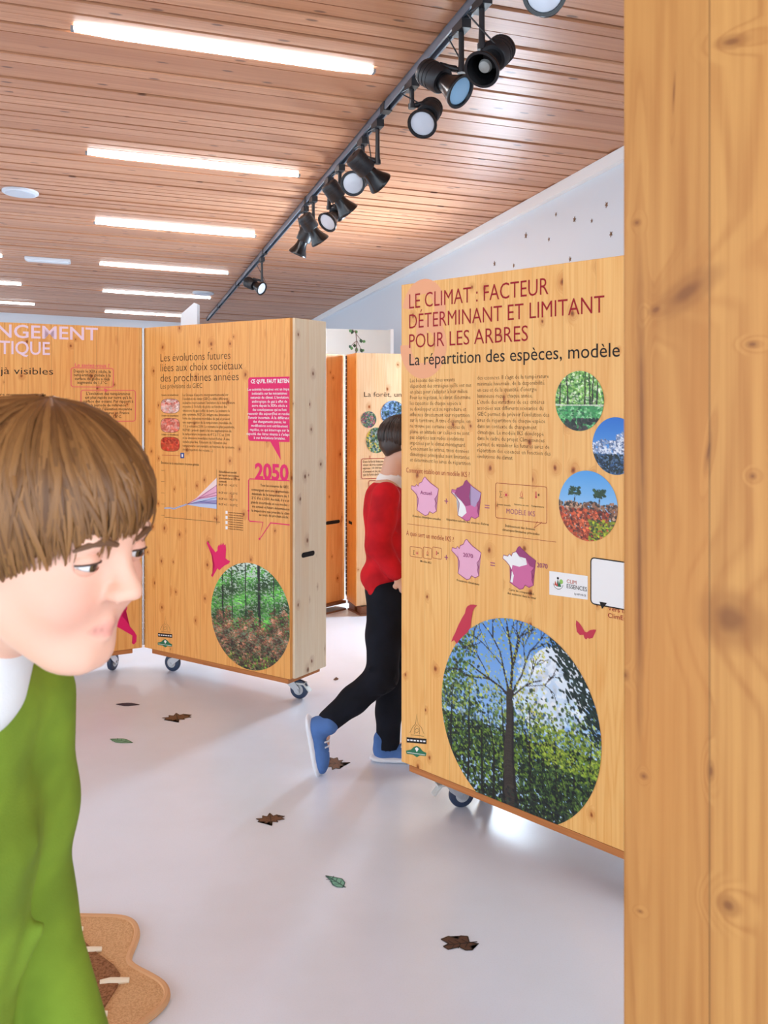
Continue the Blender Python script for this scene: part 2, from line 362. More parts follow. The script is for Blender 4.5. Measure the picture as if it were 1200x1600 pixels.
def spot(py, rear, lens, tow, s, label, lensmat=None, bulb=False):
    """py: row where the stem leaves the track; rear/lens: image points of the body's rear and lens; tow: share of the axis pointing at the viewer"""
    u = track_u(py); top = ceil_pt(u, VT, .046)
    Y = top.y+.0
    a = at(rear[0], rear[1], Y); b = at(lens[0], lens[1], Y)
    d = b-a; ln = .2*s; d = d.normalized()*math.sqrt(max(0., 1-tow*tow)); d.y = -tow; d.normalize()
    mid = (a+b)/2; a = mid-d*ln/2; b = mid+d*ln/2
    r = empty('spotlight', top)
    A = a-top
    def tl(t_): return A+d*(t_*s)
    mb = MB(); mb.box((-.018, -.05, -.035), (.018, .05, -.001), M=Matrix.Rotation(math.atan2(D1[1], D1[0])-math.pi/2, 4, 'Z')); mb.build('adapter', m_blk, r)
    side = d.cross(Vector((0, 0, 1))).normalized(); piv = tl(.085)
    ez = min(-.07, piv.z+.03); el = Vector((0, 0, max(ez, -.2)))
    hook = piv+Vector((0, 0, .052*s))
    mb = MB(); mb.tube([(0, 0, -.02), el*.6, el, el*.75+hook*.25, el*.4+hook*.6, hook], [.0105*s, .0105*s, .013*s, .012*s, .0105*s, .012*s], n=10)
    mb.lathe([(0, .016*s), (.02, .016*s)], el+Vector((0, 0, .01)), el+Vector((0, 0, -1)), n=12); mb.build('arm', m_blk, r, True)
    mb = MB(); mb.lathe([(0, .03*s), (.004*s, .046*s), (.012*s, .05*s), (.098*s, .05*s), (.104*s, .046*s)], tl(0), tl(.1), n=28)
    for k in range(3): mb.lathe([(0, .0515*s), (.004*s, .0515*s)], tl(.02+.018*k), tl(.1), n=28)
    mb.lathe([(0, .014*s), (.02*s, .014*s)], hook-side*.0, hook-Vector((0, 0, 1)), n=12)
    body = mb.build('body', m_blk, r, True)
    mb = MB(); mb.lathe([(0, .034*s), (.03*s, .036*s), (.06*s, .047*s), (.085*s, .06*s), (.096*s, .064*s), (.1*s, .063*s), (.1*s, .054*s), (.088*s, .05*s), (.07*s, .044*s)], tl(.1), tl(.2), n=32, cap=False); hood = mb.build('hood', m_blk2, r, True)
    mb = MB()
    if bulb: mb.lathe([(0, .024*s), (.012*s, .02*s), (.018*s, .004)], tl(.165), tl(.2), n=24)
    else: mb.lathe([(0, .053*s), (.006*s, .05*s), (.011*s, .03*s), (.013*s, .004)], tl(.187), tl(.2), n=28)
    mb.build('lens', lensmat or m_lens, hood, True)
    mb = MB(); pts = [Vector((.01, -.02, -.02)), Vector((-.05, 0, -.05))*1., el+side*-.05, tl(.01)+Vector((0, 0, .02)), tl(.0)]
    # smooth cable loop
    C = [];
    for i in range(13):
        q = i/12*(len(pts)-1); k = min(int(q), len(pts)-2); f_ = q-k; f_ = f_*f_*(3-2*f_); C.append(pts[k].lerp(pts[k+1], f_))
    mb.tube(C, .003, n=6); mb.build('cable', m_blk, r, True)
    tag(r, label, 'spotlight', 'black spotlights on the ceiling track'); return r
spot(-120, (862, -20), (843, 10), .93, 1.0, 'large spotlight cut off by the top edge, lens facing the viewer')
spot(-10, (788, 66), (752, 116), .62, 1.0, 'spotlight by the top of the track, flared hood with small recessed bulb', m_lens3, True)
spot(28, (668, 106), (714, 147), .5, 1.0, 'spotlight with bright blue lens, pointing down to the right', m_lens2)
spot(122, (676, 160), (659, 201), .75, 1.0, 'spotlight with round grey lens hanging just below the blue-lensed one')
spot(186, (553, 248), (594, 283), -.45, 1.0, 'spotlight of the middle cluster turned away to the right')
spot(212, (560, 275), (553, 292), .93, 1.0, 'spotlight in the middle cluster with its round lens facing straight out')
spot(255, (512, 288), (545, 330), -.35, 1.0, 'spotlight in the middle cluster pointing down, lens hidden')
spot(275, (534, 324), (516, 346), .6, 1.0, 'lowest spotlight of the middle cluster, pale lens turned left')
spot(305, (476, 340), (499, 374), -.35, 1.0, 'upper spotlight of the pair below the middle cluster, pointing down right')
spot(320, (480, 362), (467, 390), -.2, 1.0, 'lower spotlight of the pair, its hood pointing down left')
spot(400, (388, 441), (406, 450), .45, .95, 'small lone spotlight at the far end of the track')
# ------------------------------------------------------------------ pictures printed on the boards (painted into mesh colours)
class Canvas:
    def __init__(s, W, H, top, bot):
        k = np.linspace(0, 1, H)[:, None, None]; s.W, s.H = W, H
        s.a = (np.array(top, float)*(1-k)+np.array(bot, float)*k)*np.ones((1, W, 1))
    def blob(s, x, y, rx, ry, c, a=1., ang=0):
        R = max(rx, ry)+1; x0, x1 = int(max(0, x-R)), int(min(s.W, x+R+1)); y0, y1 = int(max(0, y-R)), int(min(s.H, y+R+1))
        if x1 <= x0 or y1 <= y0: return
        Y, X = np.mgrid[y0:y1, x0:x1]; dx, dy = X-x, Y-y; ca, sa = math.cos(ang), math.sin(ang)
        m = ((dx*ca+dy*sa)/rx)**2+((dy*ca-dx*sa)/ry)**2 < 1
        sub = s.a[y0:y1, x0:x1]; sub[m] = sub[m]*(1-a)+np.array(c, float)*a
    def leaves(s, n, box, r, cols, a=.9, dens=None):
        x0, y0, x1, y1 = box
        for _ in range(n):
            x, y = rng.uniform(x0, x1), rng.uniform(y0, y1)
            if dens is not None and rng.random() > dens(x, y): continue
            c = np.array(cols[rng.integers(len(cols))], float)*rng.uniform(.75, 1.2)
            q = rng.uniform(*r); s.blob(x, y, q, q*rng.uniform(.4, .9), np.clip(c, 0, 255), a, rng.uniform(0, 3.1))
    def line(s, pts, w0, w1, c, a=1.):
        pts = np.array(pts, float); seg = np.linalg.norm(np.diff(pts, axis=0), axis=1); T = seg.sum(); acc = 0
        for i in range(len(pts)-1):
            n = max(2, int(seg[i]*1.5))
            for k in range(n):
                f_ = k/n; p = pts[i]*(1-f_)+pts[i+1]*f_; w_ = w0+(w1-w0)*((acc+seg[i]*f_)/T); s.blob(p[0], p[1], max(.55, w_/2), max(.55, w_/2), np.array(c)*rng.uniform(.85, 1.12), a)
            acc += seg[i]
    def branch(s, x, y, ang, ln, w_, c, depth):
        pts = [(x, y)]
        for k in range(4):
            ang += rng.normal(0, .12); x += math.cos(ang)*ln/4; y -= math.sin(ang)*ln/4; pts.append((x, y))
        s.line(pts, w_, w_*.6, c)
        if depth:
            for k in range(rng.integers(2, 4)): s.branch(*pts[rng.integers(2, 5)], ang+rng.choice((-1, 1))*rng.uniform(.25, .75), ln*rng.uniform(.5, .75), w_*.55, c, depth-1)
G = [(56, 82, 40), (90, 120, 50), (38, 58, 32), (110, 138, 66), (28, 42, 30), (138, 160, 80)]
def pic_tree():
    W, H = 230, 250; c = Canvas(W, H, (96, 150, 220), (190, 218, 244))
    c.blob(175, 62, 42, 40, (226, 236, 246)); c.blob(150, 95, 40, 34, (208, 226, 244)); c.leaves(160, (120, 40, 215, 120), (3, 8), [(236, 242, 248), (190, 214, 240)], .5)
    c.leaves(1900, (0, 20, 60, 130), (1, 2.8), G+[(70, 110, 60)], .9, lambda x, y: 1-x/62)
    c.leaves(6200, (0, 80, W, 190), (1, 3), G+[(58, 86, 120), (170, 200, 230), (176, 190, 80)], .85, lambda x, y: min(1, max(.1, (y-82)/60)))
    c.leaves(6500, (0, 140, W, H), (1, 2.8), [(34, 50, 30), (22, 32, 24), (60, 88, 38), (96, 128, 46), (16, 22, 20), (120, 150, 50), (26, 40, 40)], .9)
    for x in (20, 42, 66, 82, 96, 140, 156, 172, 192, 210): c.line([(x, H), (x+rng.uniform(-6, 6), 170), (x+rng.uniform(-9, 9), rng.uniform(90, 130))], rng.uniform(3, 5), 1.2, (30, 28, 24))
    c.line([(150, H), (138, 200), (134, 160), (128, 130)], 5, 2, (28, 26, 22))
    for ang, ln, w_ in ((2.35, 70, 3.2), (1.95, 75, 3), (1.62, 88, 4), (1.45, 80, 3), (1.1, 70, 3), (.75, 55, 2.4)): c.branch(108, 98, ang, ln, w_, (46, 38, 34), 3)
    c.leaves(520, (40, 0, 160, 110), (.9, 1.9), [(188, 188, 60), (150, 160, 60), (206, 200, 90)], .8)
    c.line([(106, 90), (107, 130), (105, 170), (108, 215), (114, H)], 8, 22, (58, 50, 44)); c.line([(111, 110), (111, 170), (118, H)], 2, 5, (36, 32, 30), .8)
    for k in range(420):
        f_ = rng.random(); x = 160+f_*62+rng.normal(0, 5); y = 22+f_*100+rng.normal(0, 12)
        if x+20 > 160+.55*(y-20)*.9: c.blob(x+rng.uniform(0, 22), y-rng.uniform(0, 20), rng.uniform(2, 5), 1.4, np.array((30, 44, 40))*rng.uniform(.7, 1.4), .95, rng.uniform(.3, 1.3))
    c.leaves(700, (130, 118, W, 165), (1, 2), [(140, 164, 50), (170, 186, 70), (96, 124, 44)], .85, lambda x, y: min(1, max(0, (x-125)/40))); c.leaves(2600, (120, 165, W, 240), (1, 2.4), [(22, 30, 28), (34, 50, 34), (52, 78, 44), (84, 112, 52), (16, 20, 22)], .85, lambda x, y: min(1, max(0, (x-95)/60))*min(1, max(0, (y-158)/45)))
    c.leaves(900, (60, 205, W, H), (1, 2.6), [(18, 24, 26), (30, 36, 36), (50, 60, 50)], .9, lambda x, y: min(1, max(0, (y-200)/30)))
    return c
def pic_forest():
    W, H = 150, 200; c = Canvas(W, H, (206, 226, 214), (70, 84, 46)); ph = rng.uniform(0, 6, 6)
    def lump(x, y): return .5+.25*math.sin(x*.11+ph[0]+.05*y)+.25*math.sin(y*.14+ph[1]+.04*x)
    def greens(n, box, dens):
        x0, y0, x1, y1 = box
        for _ in range(n):
            x, y = rng.uniform(x0, x1), rng.uniform(y0, y1)
            if rng.random() > dens(x, y): continue
            k = lump(x, y)*rng.uniform(.6, 1.3); q = rng.uniform(1, 2.8); c.blob(x, y, q, q*.55, np.clip(np.array([(70, 138, 52), (100, 168, 74), (46, 104, 42)][rng.integers(3)])*(.45+k), 0, 255), .9, rng.uniform(-.6, .6))
    greens(4200, (0, 0, W, 130), lambda x, y: min(1, .25+y/60+abs(x-75)/150))
    edge = lambda x: 104+9*math.sin(x*.13+1)+6*math.sin(x*.31)-max(0, x-100)*.55
    for x, w_ in ((22, 2.6), (66, 2), (91, 4.6), (40, 1.4), (118, 1.6)): c.line([(x, 0), (x+1, 70), (x+2, edge(x)+16)], w_, w_*1.15, (30, 30, 28))
    greens(700, (0, 30, W, 120), lambda x, y: .6)
    for _ in range(5200):
        x, y = rng.uniform(0, W), rng.uniform(60, H)
        if y < edge(x)+rng.normal(0, 5): continue
        k = (.5+.5*math.sin(x*.2+ph[2]+y*.05)*math.sin(y*.17+ph[3]))*rng.uniform(.7, 1.2); col = [(176, 108, 80), (150, 90, 66), (196, 128, 100), (110, 74, 56), (86, 92, 50), (190, 150, 126)][rng.integers(6)]
        q = rng.uniform(1, 3); c.blob(x, y, q, .9, np.clip(np.array(col)*(.42+.8*k), 0, 255), .9, rng.uniform(-.5, .5)+(.4 if rng.random() < .5 else -.4))
    c.leaves(160, (20, 170, 130, H), (1, 2.4), [(96, 140, 50), (130, 176, 66), (60, 84, 40)], .9); c.leaves(260, (20, 150, W, H), (1, 3), [(40, 34, 28), (60, 46, 36)], .7)
    return c
def pic_pond():
    W, H = 84, 100; c = Canvas(W, H, (150, 200, 110), (60, 130, 70))
    c.leaves(1300, (0, 0, W, 60), (1, 3), [(120, 180, 70), (170, 215, 120), (70, 130, 50), (215, 235, 190), (50, 100, 44)], .85)
    for x in (10, 20, 52, 58, 66, 74): c.line([(x, 0), (x+rng.uniform(-3, 3), 56)], 1.4, 3, (46, 40, 30))
    c.blob(42, 80, 60, 24, (66, 150, 84)); c.leaves(420, (0, 60, W, H), (1, 3), [(70, 160, 90), (110, 190, 110), (30, 80, 50), (170, 220, 170)], .7)
    c.line([(0, 56), (84, 57)], 2.4, 2.4, (205, 215, 190), .8); c.leaves(110, (0, 80, W, H), (2, 5), [(40, 50, 44), (70, 60, 60), (24, 36, 30)], .9); return c
def pic_mountain():
    W, H = 80, 96; c = Canvas(W, H, (40, 110, 200), (120, 180, 230))
    for k in range(900):
        x = rng.uniform(0, W); y = rng.uniform(26, 70); top = 44-22*math.exp(-((x-52)/14)**2)-8*math.exp(-((x-20)/9)**2)
        if y > top: c.blob(x, y, rng.uniform(1.2, 3.5), 1.4, [(236, 240, 246), (140, 156, 186), (90, 106, 140), (205, 214, 230)][rng.integers(4)], .9, rng.uniform(.4, 1.4))
    c.leaves(1200, (0, 62, W, H), (1.2, 3.2), [(30, 52, 80), (50, 80, 120), (24, 38, 40), (96, 126, 160), (20, 30, 30)], .9); return c
def pic_rocks():
    W, H = 96, 116; c = Canvas(W, H, (84, 158, 224), (196, 224, 244))
    c.leaves(1500, (0, 50, W, H), (1.3, 3.6), [(150, 104, 76), (120, 78, 58), (70, 60, 56), (190, 150, 120), (60, 50, 44)], .95, lambda x, y: 1 if y > 53+2*math.sin(x*.2) else 0)
    c.leaves(700, (0, 64, 80, H), (1.3, 3.4), [(196, 80, 44), (160, 60, 36), (90, 44, 34), (220, 110, 70)], .95)
    c.leaves(300, (50, 80, W, H), (1.2, 2.8), [(170, 180, 40), (120, 140, 40), (60, 80, 40)], .95)
    for x, y in ((26, 36), (66, 38)):
        c.line([(x, 58), (x+1, y)], 1.6, 1, (54, 42, 34)); c.leaves(90, (x-9, y-8, x+10, y+5), (1.2, 2.6), [(50, 78, 48), (34, 60, 40)], .95)
    return c
def pic_small(cols):
    c = Canvas(48, 48, cols[0], cols[1]); c.leaves(420, (0, 0, 48, 48), (1, 3.4), cols, .9); return c
def pic_heat(strength):
    c = Canvas(48, 36, (226, 130, 110), (236, 190, 176))
    cols = [[(238, 190, 178), (226, 140, 122), (240, 214, 206)], [(228, 120, 98), (238, 180, 164), (214, 96, 76)], [(216, 72, 40), (196, 50, 30), (226, 100, 60)]][strength]
    c.leaves(260, (0, 0, 48, 36), (2, 6), cols, .6); c.leaves(14, (4, 5, 44, 14), (2, 4), [(150, 30, 20) if strength == 2 else (205, 96, 80)], .7); return c
m_print = mat('printed_photo', (255, 255, 255), .35, spec=.3, attr='ink')
def picture(name, cv, sc, zc, rs, rz, y, parent, smax=1e9, zmin=-1e9, square=0):
    """oval print at (sc, zc), clipped by the board's edge"""
    W, H = cv.W, cv.H
    s_ = np.linspace(-1, 1, W); z_ = np.linspace(1, -1, H); X, Z = np.meshgrid(s_, z_)
    if square: R = (np.abs(X)**square+np.abs(Z)**square)**(1/square)
    else: R = np.sqrt(X*X+Z*Z)
    ins = R <= 1; k = np.where(ins, 1, 1/np.maximum(R, 1e-6)); X, Z = X*k, Z*k
    S = np.minimum(sc+X*rs, smax); ZZ = np.maximum(zc+Z*rz, zmin)
    keep = ins & (sc+X*rs <= smax+2*rs/W) & (zc+Z*rz >= zmin-2*rz/H)
    cell = keep[:-1, :-1] | keep[1:, :-1] | keep[:-1, 1:] | keep[1:, 1:]
    idx = np.arange(W*H).reshape(H, W); r_, c_ = np.nonzero(cell)
    quads = np.stack([idx[r_, c_], idx[r_+1, c_], idx[r_+1, c_+1], idx[r_, c_+1]], 1)
    used, inv = np.unique(quads, return_inverse=True); quads = inv.reshape(-1, 4)
    co = np.stack([S.ravel()[used], np.full(len(used), y), ZZ.ravel()[used]], 1)
    me = bpy.data.meshes.new(name); me.from_pydata(co.tolist(), [], quads.tolist()); me.update()
    rgba = np.ones((len(used), 4), np.float32); rgba[:, :3] = lin(np.clip(cv.a, 0, 255)).reshape(-1, 3)[used]
    at_ = me.color_attributes.new('ink', 'FLOAT_COLOR', 'POINT'); at_.data.foreach_set('color', rgba.ravel())
    return link(name, me, m_print, parent)
# ------------------------------------------------------------------ lettering
_font = {}
def glyphs(body, off=0., res=3):
    cu = bpy.data.curves.new('t', 'FONT'); cu.body = body; cu.size = 1; cu.offset = off; cu.resolution_u = res
    ob = bpy.data.objects.new('t', cu); COL.objects.link(ob); dg = bpy.context.evaluated_depsgraph_get(); dg.update()
    me = bpy.data.meshes.new_from_object(ob.evaluated_get(dg)); n = len(me.vertices)
    v = np.zeros(n*3); me.vertices.foreach_get('co', v); f = [tuple(p.vertices) for p in me.polygons]
    bpy.data.objects.remove(ob); bpy.data.curves.remove(cu); bpy.data.meshes.remove(me)
    return v.reshape(-1, 3)[:, :2], f
def caph():
    if 'H' not in _font: v, _ = glyphs('H'); _font['H'] = v[:, 1].max()
    return _font['H']
class Board:
    """a flat printed face: local s to the right, z up, y into the board"""
    def __init__(s, root, origin, d, name, width, depth, z0, z1, m, parentloc=True):
        s.d = Vector((d[0], d[1], 0)).normalized(); s.o = Vector((origin[0], origin[1], 0)); s.n = Vector((-s.d.y, s.d.x, 0)); s.w = width; s.z0, s.z1 = z0, z1
        mb = MB(); mb.box((0, 0, z0), (width, depth, z1), bev=.002)
        s.ob = mb.build(name, m, root)
        M = frame((origin[0], origin[1], 0), d); s.ob.matrix_world = M
        s.ob.matrix_parent_inverse = Matrix.Identity(4)
        s.ob.matrix_basis = root.matrix_basis.inverted() @ M
        s.y = -.0006
    def P(s, px, py):
        r = Vector(((px-CX)/F, 1, (HY-py)/F)); c0 = Vector((0, 0, CAMH))
        t_ = (s.o-c0).dot(s.n)/r.dot(s.n); p = c0+r*t_; return Vector(((p-s.o).dot(s.d), p.z))
    def PP(s, pts): return [s.P(*p) for p in pts]
    def line(s, mb, body, pl, pr, cap, off=0., res=3, y=None, align='fit', mi=0):
        """pl/pr: image points of the baseline's ends, cap: cap height in pixels at the left end"""
        a, b = s.P(*pl), s.P(*pr); hgt = (s.P(pl[0], pl[1]-cap)-a).y; v, f = glyphs(body, off, res)
        if not len(v): return
        k = hgt/caph(); kx = (b.x-a.x)/(v[:, 0].max()-v[:, 0].min())
        X = a.x+(v[:, 0]-v[:, 0].min())*kx; Z = a.y+v[:, 1]*k
        yy = s.y if y is None else y; mb.add([(x, yy, z) for x, z in zip(X, Z)], f, mi)
    def block(s, mb, lines, p_first, p_last, ref, ref_px, cap, off=0., y=None, align='l', right_px=None):
        """paragraph: baselines from p_first to p_last; line number ref reaches ref_px"""
        a, b = s.P(*p_first), s.P(*p_last); e = s.P(ref_px, p_first[1]).x; v, _ = glyphs(lines[ref], off, 1)
        kx = (e-a.x)/(v[:, 0].max()-v[:, 0].min()); hgt = (s.P(p_first[0], p_first[1]-cap)-a).y/caph(); yy = s.y if y is None else y
        for i, ln in enumerate(lines):
            v, f = glyphs(ln, off, 1)
            if not len(v): continue
            wd = (v[:, 0].max())*kx
            x0 = a.x if align == 'l' else ((a.x+e)/2-wd/2 if align == 'c' else e-wd)
            z = a.y+(b.y-a.y)*i/max(1, len(lines)-1)
            mb.add([(x0+p[0]*kx, yy, z+p[1]*hgt) for p in v], f)
    def rrect(s, p0, p1, rad, n=5):
        a = s.P(p0[0], p0[1]); b = s.P(p1[0], p1[1]); x0, x1 = a.x, b.x; z1 = a.y; z0 = b.y; pts = []
        for cx_, cz, q0 in ((x1-rad, z1-rad, 0), (x0+rad, z1-rad, 90), (x0+rad, z0+rad, 180), (x1-rad, z0+rad, 270)):
            for k in range(n): q = math.radians(q0+90*k/(n-1)); pts.append((cx_+rad*math.cos(q), cz+rad*math.sin(q)))
        return pts
INK = mat('ink_black', (28, 20, 18), .5, spec=.2); INKB = mat('ink_brown', (70, 46, 28), .5, spec=.2); RED = mat('ink_dark_red', (158, 18, 34), .5, spec=.2); MAG = mat('ink_magenta', (226, 24, 100), .45, spec=.3)
PINK = mat('ink_pink', (232, 170, 196), .5); PLUM = mat('ink_plum', (152, 48, 108), .5); ROSE = mat('ink_rose', (206, 100, 152), .5); LILAC = mat('ink_lilac', (176, 150, 186), .5); WHT = mat('ink_white', (240, 238, 236), .5)
PEACH = mat('ink_faded_red', (236, 168, 126), .5, spec=.2); LETTER = mat('ink_pale_lilac', (238, 208, 222), .5); CRIM = mat('ink_crimson', (196, 32, 62), .45)
GREEN = mat('ink_green', (30, 112, 74), .5); LEAF = mat('ink_leaf', (150, 196, 90), .5); ORNG = mat('ink_orange', (196, 86, 50), .5); BLUE = mat('ink_blue', (36, 70, 140), .5); DRED = mat('ink_signal_red', (206, 52, 66), .5)
PALEB = mat('ink_pale_blue', (186, 200, 230), .5); MAUVE = mat('ink_mauve', (150, 140, 190), .5); BLUSH = mat('ink_blush', (240, 216, 214), .5)
FR = [(.52, 1), (.6, .93), (.72, .85), (.83, .8), (1, .72), (.95, .55), (.86, .45), (.92, .36), (.88, .27), (.93, .15), (.8, .08), (.68, .12), (.62, .03), (.52, 0), (.36, .06), (.22, .12), (.26, .3), (.27, .42), (.2, .52), (.1, .6), (0, .66), (.02, .74), (.16, .73), (.2, .79), (.27, .74), (.3, .82), (.4, .86), (.47, .97)]
# ------------------------------------------------------------------ casters and hinges
m_steel = mat('zinc_steel', (190, 194, 200), .3, metal=.85); m_tyre = mat('rubber_reflection_tint', (44, 58, 84), .4); m_hub = mat('caster_hub', (188, 190, 192), .4); m_brk = mat('brake_pedal_grey', (205, 208, 206), .45)  # tyre blue is a reflected tint put into the base colour
def caster(root, pos, yaw, brake=False, z1=.108, s=1.):
    R = .046*s; M = root.matrix_basis.inverted() @ Matrix.Translation(Vector((pos[0], pos[1], 0))) @ Matrix.Rotation(yaw, 4, 'Z')
    mb = MB(); mb.box((-.045, -.04, z1-.004), (.045, .04, z1), bev=.001); mb.lathe([(0, .03), (.012, .026)], (0, 0, z1-.003), (0, 0, 0), n=20)
    for sg in (-1, 1):
        y0 = sg*.021; vs = [(-.026, y0, z1-.014), (.022, y0, z1-.014), (.052, y0, R+.012), (.052, y0, R-.012), (.036, y0, R-.012), (-.006, y0, R+.02)]
        y1 = y0+sg*.003; n = len(vs); vv = vs+[(a, y1, c_) for a, b, c_ in vs]
        mb.add(vv, [tuple(range(n)), tuple(range(2*n-1, n-1, -1))]+[(i, (i+1) % n, n+(i+1) % n, n+i) for i in range(n)])
    mb.box((-.028, -.024, z1-.017), (.024, .024, z1-.012)); mb.lathe([(0, .006), (.056, .006)], (.043, -.028, R), (.043, 1, R), n=12)
    c_ = mb.build('caster', m_steel, root); c_.matrix_basis = M
    mb = MB(); mb.lathe([(0, R*.62), (.001, R*.8), (.004, R*.95), (.009, R), (.019, R), (.024, R*.95), (.027, R*.8), (.028, R*.62)], (.043, -.014, R), (.043, 1, R), n=36); mb.build('wheel', m_tyre, c_, True)
    mb = MB(); mb.lathe([(0, R*.2), (.002, R*.55), (.003, R*.6), (.029, R*.6), (.03, R*.55), (.032, R*.2)], (.043, -.016, R), (.043, 1, R), n=28); mb.build('hub', m_hub, c_, True)
    if brake:
        mb = MB(); mb.box((-.005, -.017, 0), (.045, .017, .006), bev=.001, M=Matrix.Rotation(math.pi if brake < 0 else 0, 4, 'Z') @ Matrix.Translation((.03 if brake < 0 else .07, 0, z1-.03)) @ Matrix.Rotation(.85, 4, 'Y')); mb.box((-.05 if brake < 0 else .03, -.02, z1-.03), (-.02 if brake < 0 else .076, .02, z1-.022), bev=.001); mb.build('brake_pedal', m_brk, c_)
    return c_
def hinge(root, pos, z0, z1, m, r=.007, seg=.03):
    mb = MB(); z = z0; k = 0
    while z < z1:
        mb.lathe([(0, r), (seg*.82, r)], (0, 0, z), (0, 0, 10), n=10); z += seg
    mb.lathe([(0, r*.6), (z1-z0, r*.6)], (0, 0, z0), (0, 0, 10), n=8)
    h = mb.build('piano_hinge', m, root); h.matrix_basis = root.matrix_basis.inverted() @ Matrix.Translation(Vector(pos)); return h
def hand_slot(board, x, y0, z, ln, face):
    """flat dark rounded patch standing for the shade in a grip slot (local coordinates)"""
    mb = MB(); n = 8; h = .012
    pts = [(ln/2-h+h*math.cos(a), h*math.sin(a)) for a in np.linspace(-math.pi/2, math.pi/2, n)]+[(-ln/2+h+h*math.cos(a), h*math.sin(a)) for a in np.linspace(math.pi/2, 3*math.pi/2, n)]
    if face == 'end': vs = [(x+.0006, y0+a, z+b) for a, b in pts]
    else: vs = [(x+a, y0-.0006, z+b) for a, b in pts]
    mb.add(vs, [tuple(range(len(vs)))])
    return mb.build('hand_slot', mat('slot_shade', (18, 12, 8), .9), board.ob)
# ------------------------------------------------------------------ wood of the boards
W_R = wood('pine_varnished', (246, 194, 118), (228, 160, 82), seed=1, kscale=9.5, kamt=.42, strip=.115)
W_L = wood('pine_orange', (243, 180, 102), (222, 146, 70), seed=15, kscale=10, kamt=.45, strip=.11, off=.084, joint=.6)
W_E = wood('pine_pale', (240, 224, 194), (228, 204, 166), knot=(150, 104, 74), seed=9, kscale=9, kamt=.42, strip=.06, ring=.25, joint=.2)
W_F = wood('pine_deep_orange', (242, 178, 108), (222, 146, 76), seed=2, kscale=8, kamt=.4)
W_B = wood('base_board_wood', (196, 124, 66), (160, 94, 46), seed=3, axis='h', kamt=.2)
def base_board(board, x0, x1, y0, y1, h=.022):
    mb = MB(); mb.box((x0, y0, board.z0-h), (x1, y1, board.z0-.0005)); mb.build('base_board', W_B, board.ob)
def end_board(board, x0, depth, m=None, slot=True):
    mb = MB(); mb.box((x0, .018, board.z0+.001), (x0+.014, depth, board.z1+.001), bev=.0015); e = mb.build('end_board', m or W_E, board.ob); return e
TH = .25
# ================================================================== RIGHT DISPLAY
d = (.696, -.718)
root = empty('exhibit_stand', (.062, 3.21, 0), math.atan2(d[1], d[0]))
B = Board(root, (.062, 3.21), d, 'panel_box', .98, TH, .136, 1.844, W_R); RB = B
tag(root, 'wooden exhibit panel about climate and trees, standing right of the boy in red', 'exhibit panel', None)
base_board(B, .04, .975, .0, TH-.01)
end_board(B, .98, TH)
for (s_, off_, yaw_, br) in ((.165, .075, .25, -1), (.93, .075, -1.8, 1), (.2, .2, 1., 0), (.86, .2, 1., 0)):
    p = B.o+B.d*s_+B.n*off_; caster(root, p, yaw_, br, z1=.114)
b = B
# faded number 3
mb = MB(); c1 = b.P(662, 486); c2 = b.P(661, 541); u = (b.P(690, 500)-b.P(662, 501)).x
pts = [(c1.x+u*math.cos(q)*.92, c1.y+u*1.02*math.sin(q)) for q in np.linspace(math.radians(172), math.radians(-62), 26)]
mb.stroke(pts, u*.62, -.0003)
pts = [(c2.x+u*1.*math.cos(q), c2.y+u*1.02*math.sin(q)) for q in np.linspace(math.radians(78), math.radians(-185), 30)]
mb.stroke(pts, u*.64, -.00032); q = b.P(660, 512); mb.box((q.x-u*.35, -.00031, q.y-u*.3), (q.x+u*.25, -.00029, q.y+u*.3))
mb.build('number_three', PEACH, b.ob)
mb = MB()
b.line(mb, 'LE CLIMAT : FACTEUR', (639.5, 482.5), (857, 458.5), 22.5, -.004)
b.line(mb, 'DÉTERMINANT ET LIMITANT', (639.5, 513.5), (944.5, 486), 22, -.004)
b.line(mb, 'POUR LES ARBRES', (639.5, 544), (825, 531), 21.5, -.004); mb.build('title_lettering', RED, b.ob)
mb = MB(); b.line(mb, 'La répartition des espèces, modèle', (640, 571), (968.5, 554.5), 18, .0); mb.build('subtitle_lettering', INK, b.ob)
col1 = "Les besoins des êtres vivants|dépendent des stratégies qu'ils ont mis|en place pour s'adapter à leur milieu.|Pour les végétaux, le climat détermine|les capacités de chaque espèce à|se développer et à se reproduire et|influence directement leur répartition|sur le territoire. À titre d'exemple, on|ne trouve pas certaines espèces de|plaine en altitude car celles-ci ne sont|pas adaptées aux rudes conditions|imposées par le climat montagnard.|Concernant les arbres, trois données|climatiques principales sont limitantes|et déterminent les aires de répartition".split('|')
col2 = "des essences. Il s'agit de la température|minimale hivernale, de la disponibilité|en eau et de la quantité d'énergie|lumineuse reçue chaque année.|L'étude des variations de ces critères|associées aux différents scénarios du|GIEC permet de prévoir l'évolution des|aires de répartition de chaque espèce|dans un contexte de changement|climatique. Le modèle IKS développé|dans le cadre du projet Climessences|permet de visualiser les futures aires de|répartition des essences en fonction des|évolutions du climat.".split('|')
mb = MB(); b.block(mb, col1, (640.5, 597.5), (640.5, 721), 1, 736, 6.2, -.01); mb.build('text_column', INKB, b.ob); mb = MB(); b.block(mb, col2, (745.5, 593.5), (745.5, 715.5), 0, 857, 6.4, -.01); mb.build('text_column', INKB, b.ob)
mb = MB(); b.line(mb, 'Comment établit-on un modèle IKS ?', (635, 738), (734, 743.5), 7.5, -.006); mb.build('question_lettering', RED, b.ob); mb = MB(); b.line(mb, 'À quoi sert un modèle IKS ?', (635, 836), (709, 841), 7.5, -.006); mb.build('question_lettering', RED, b.ob)
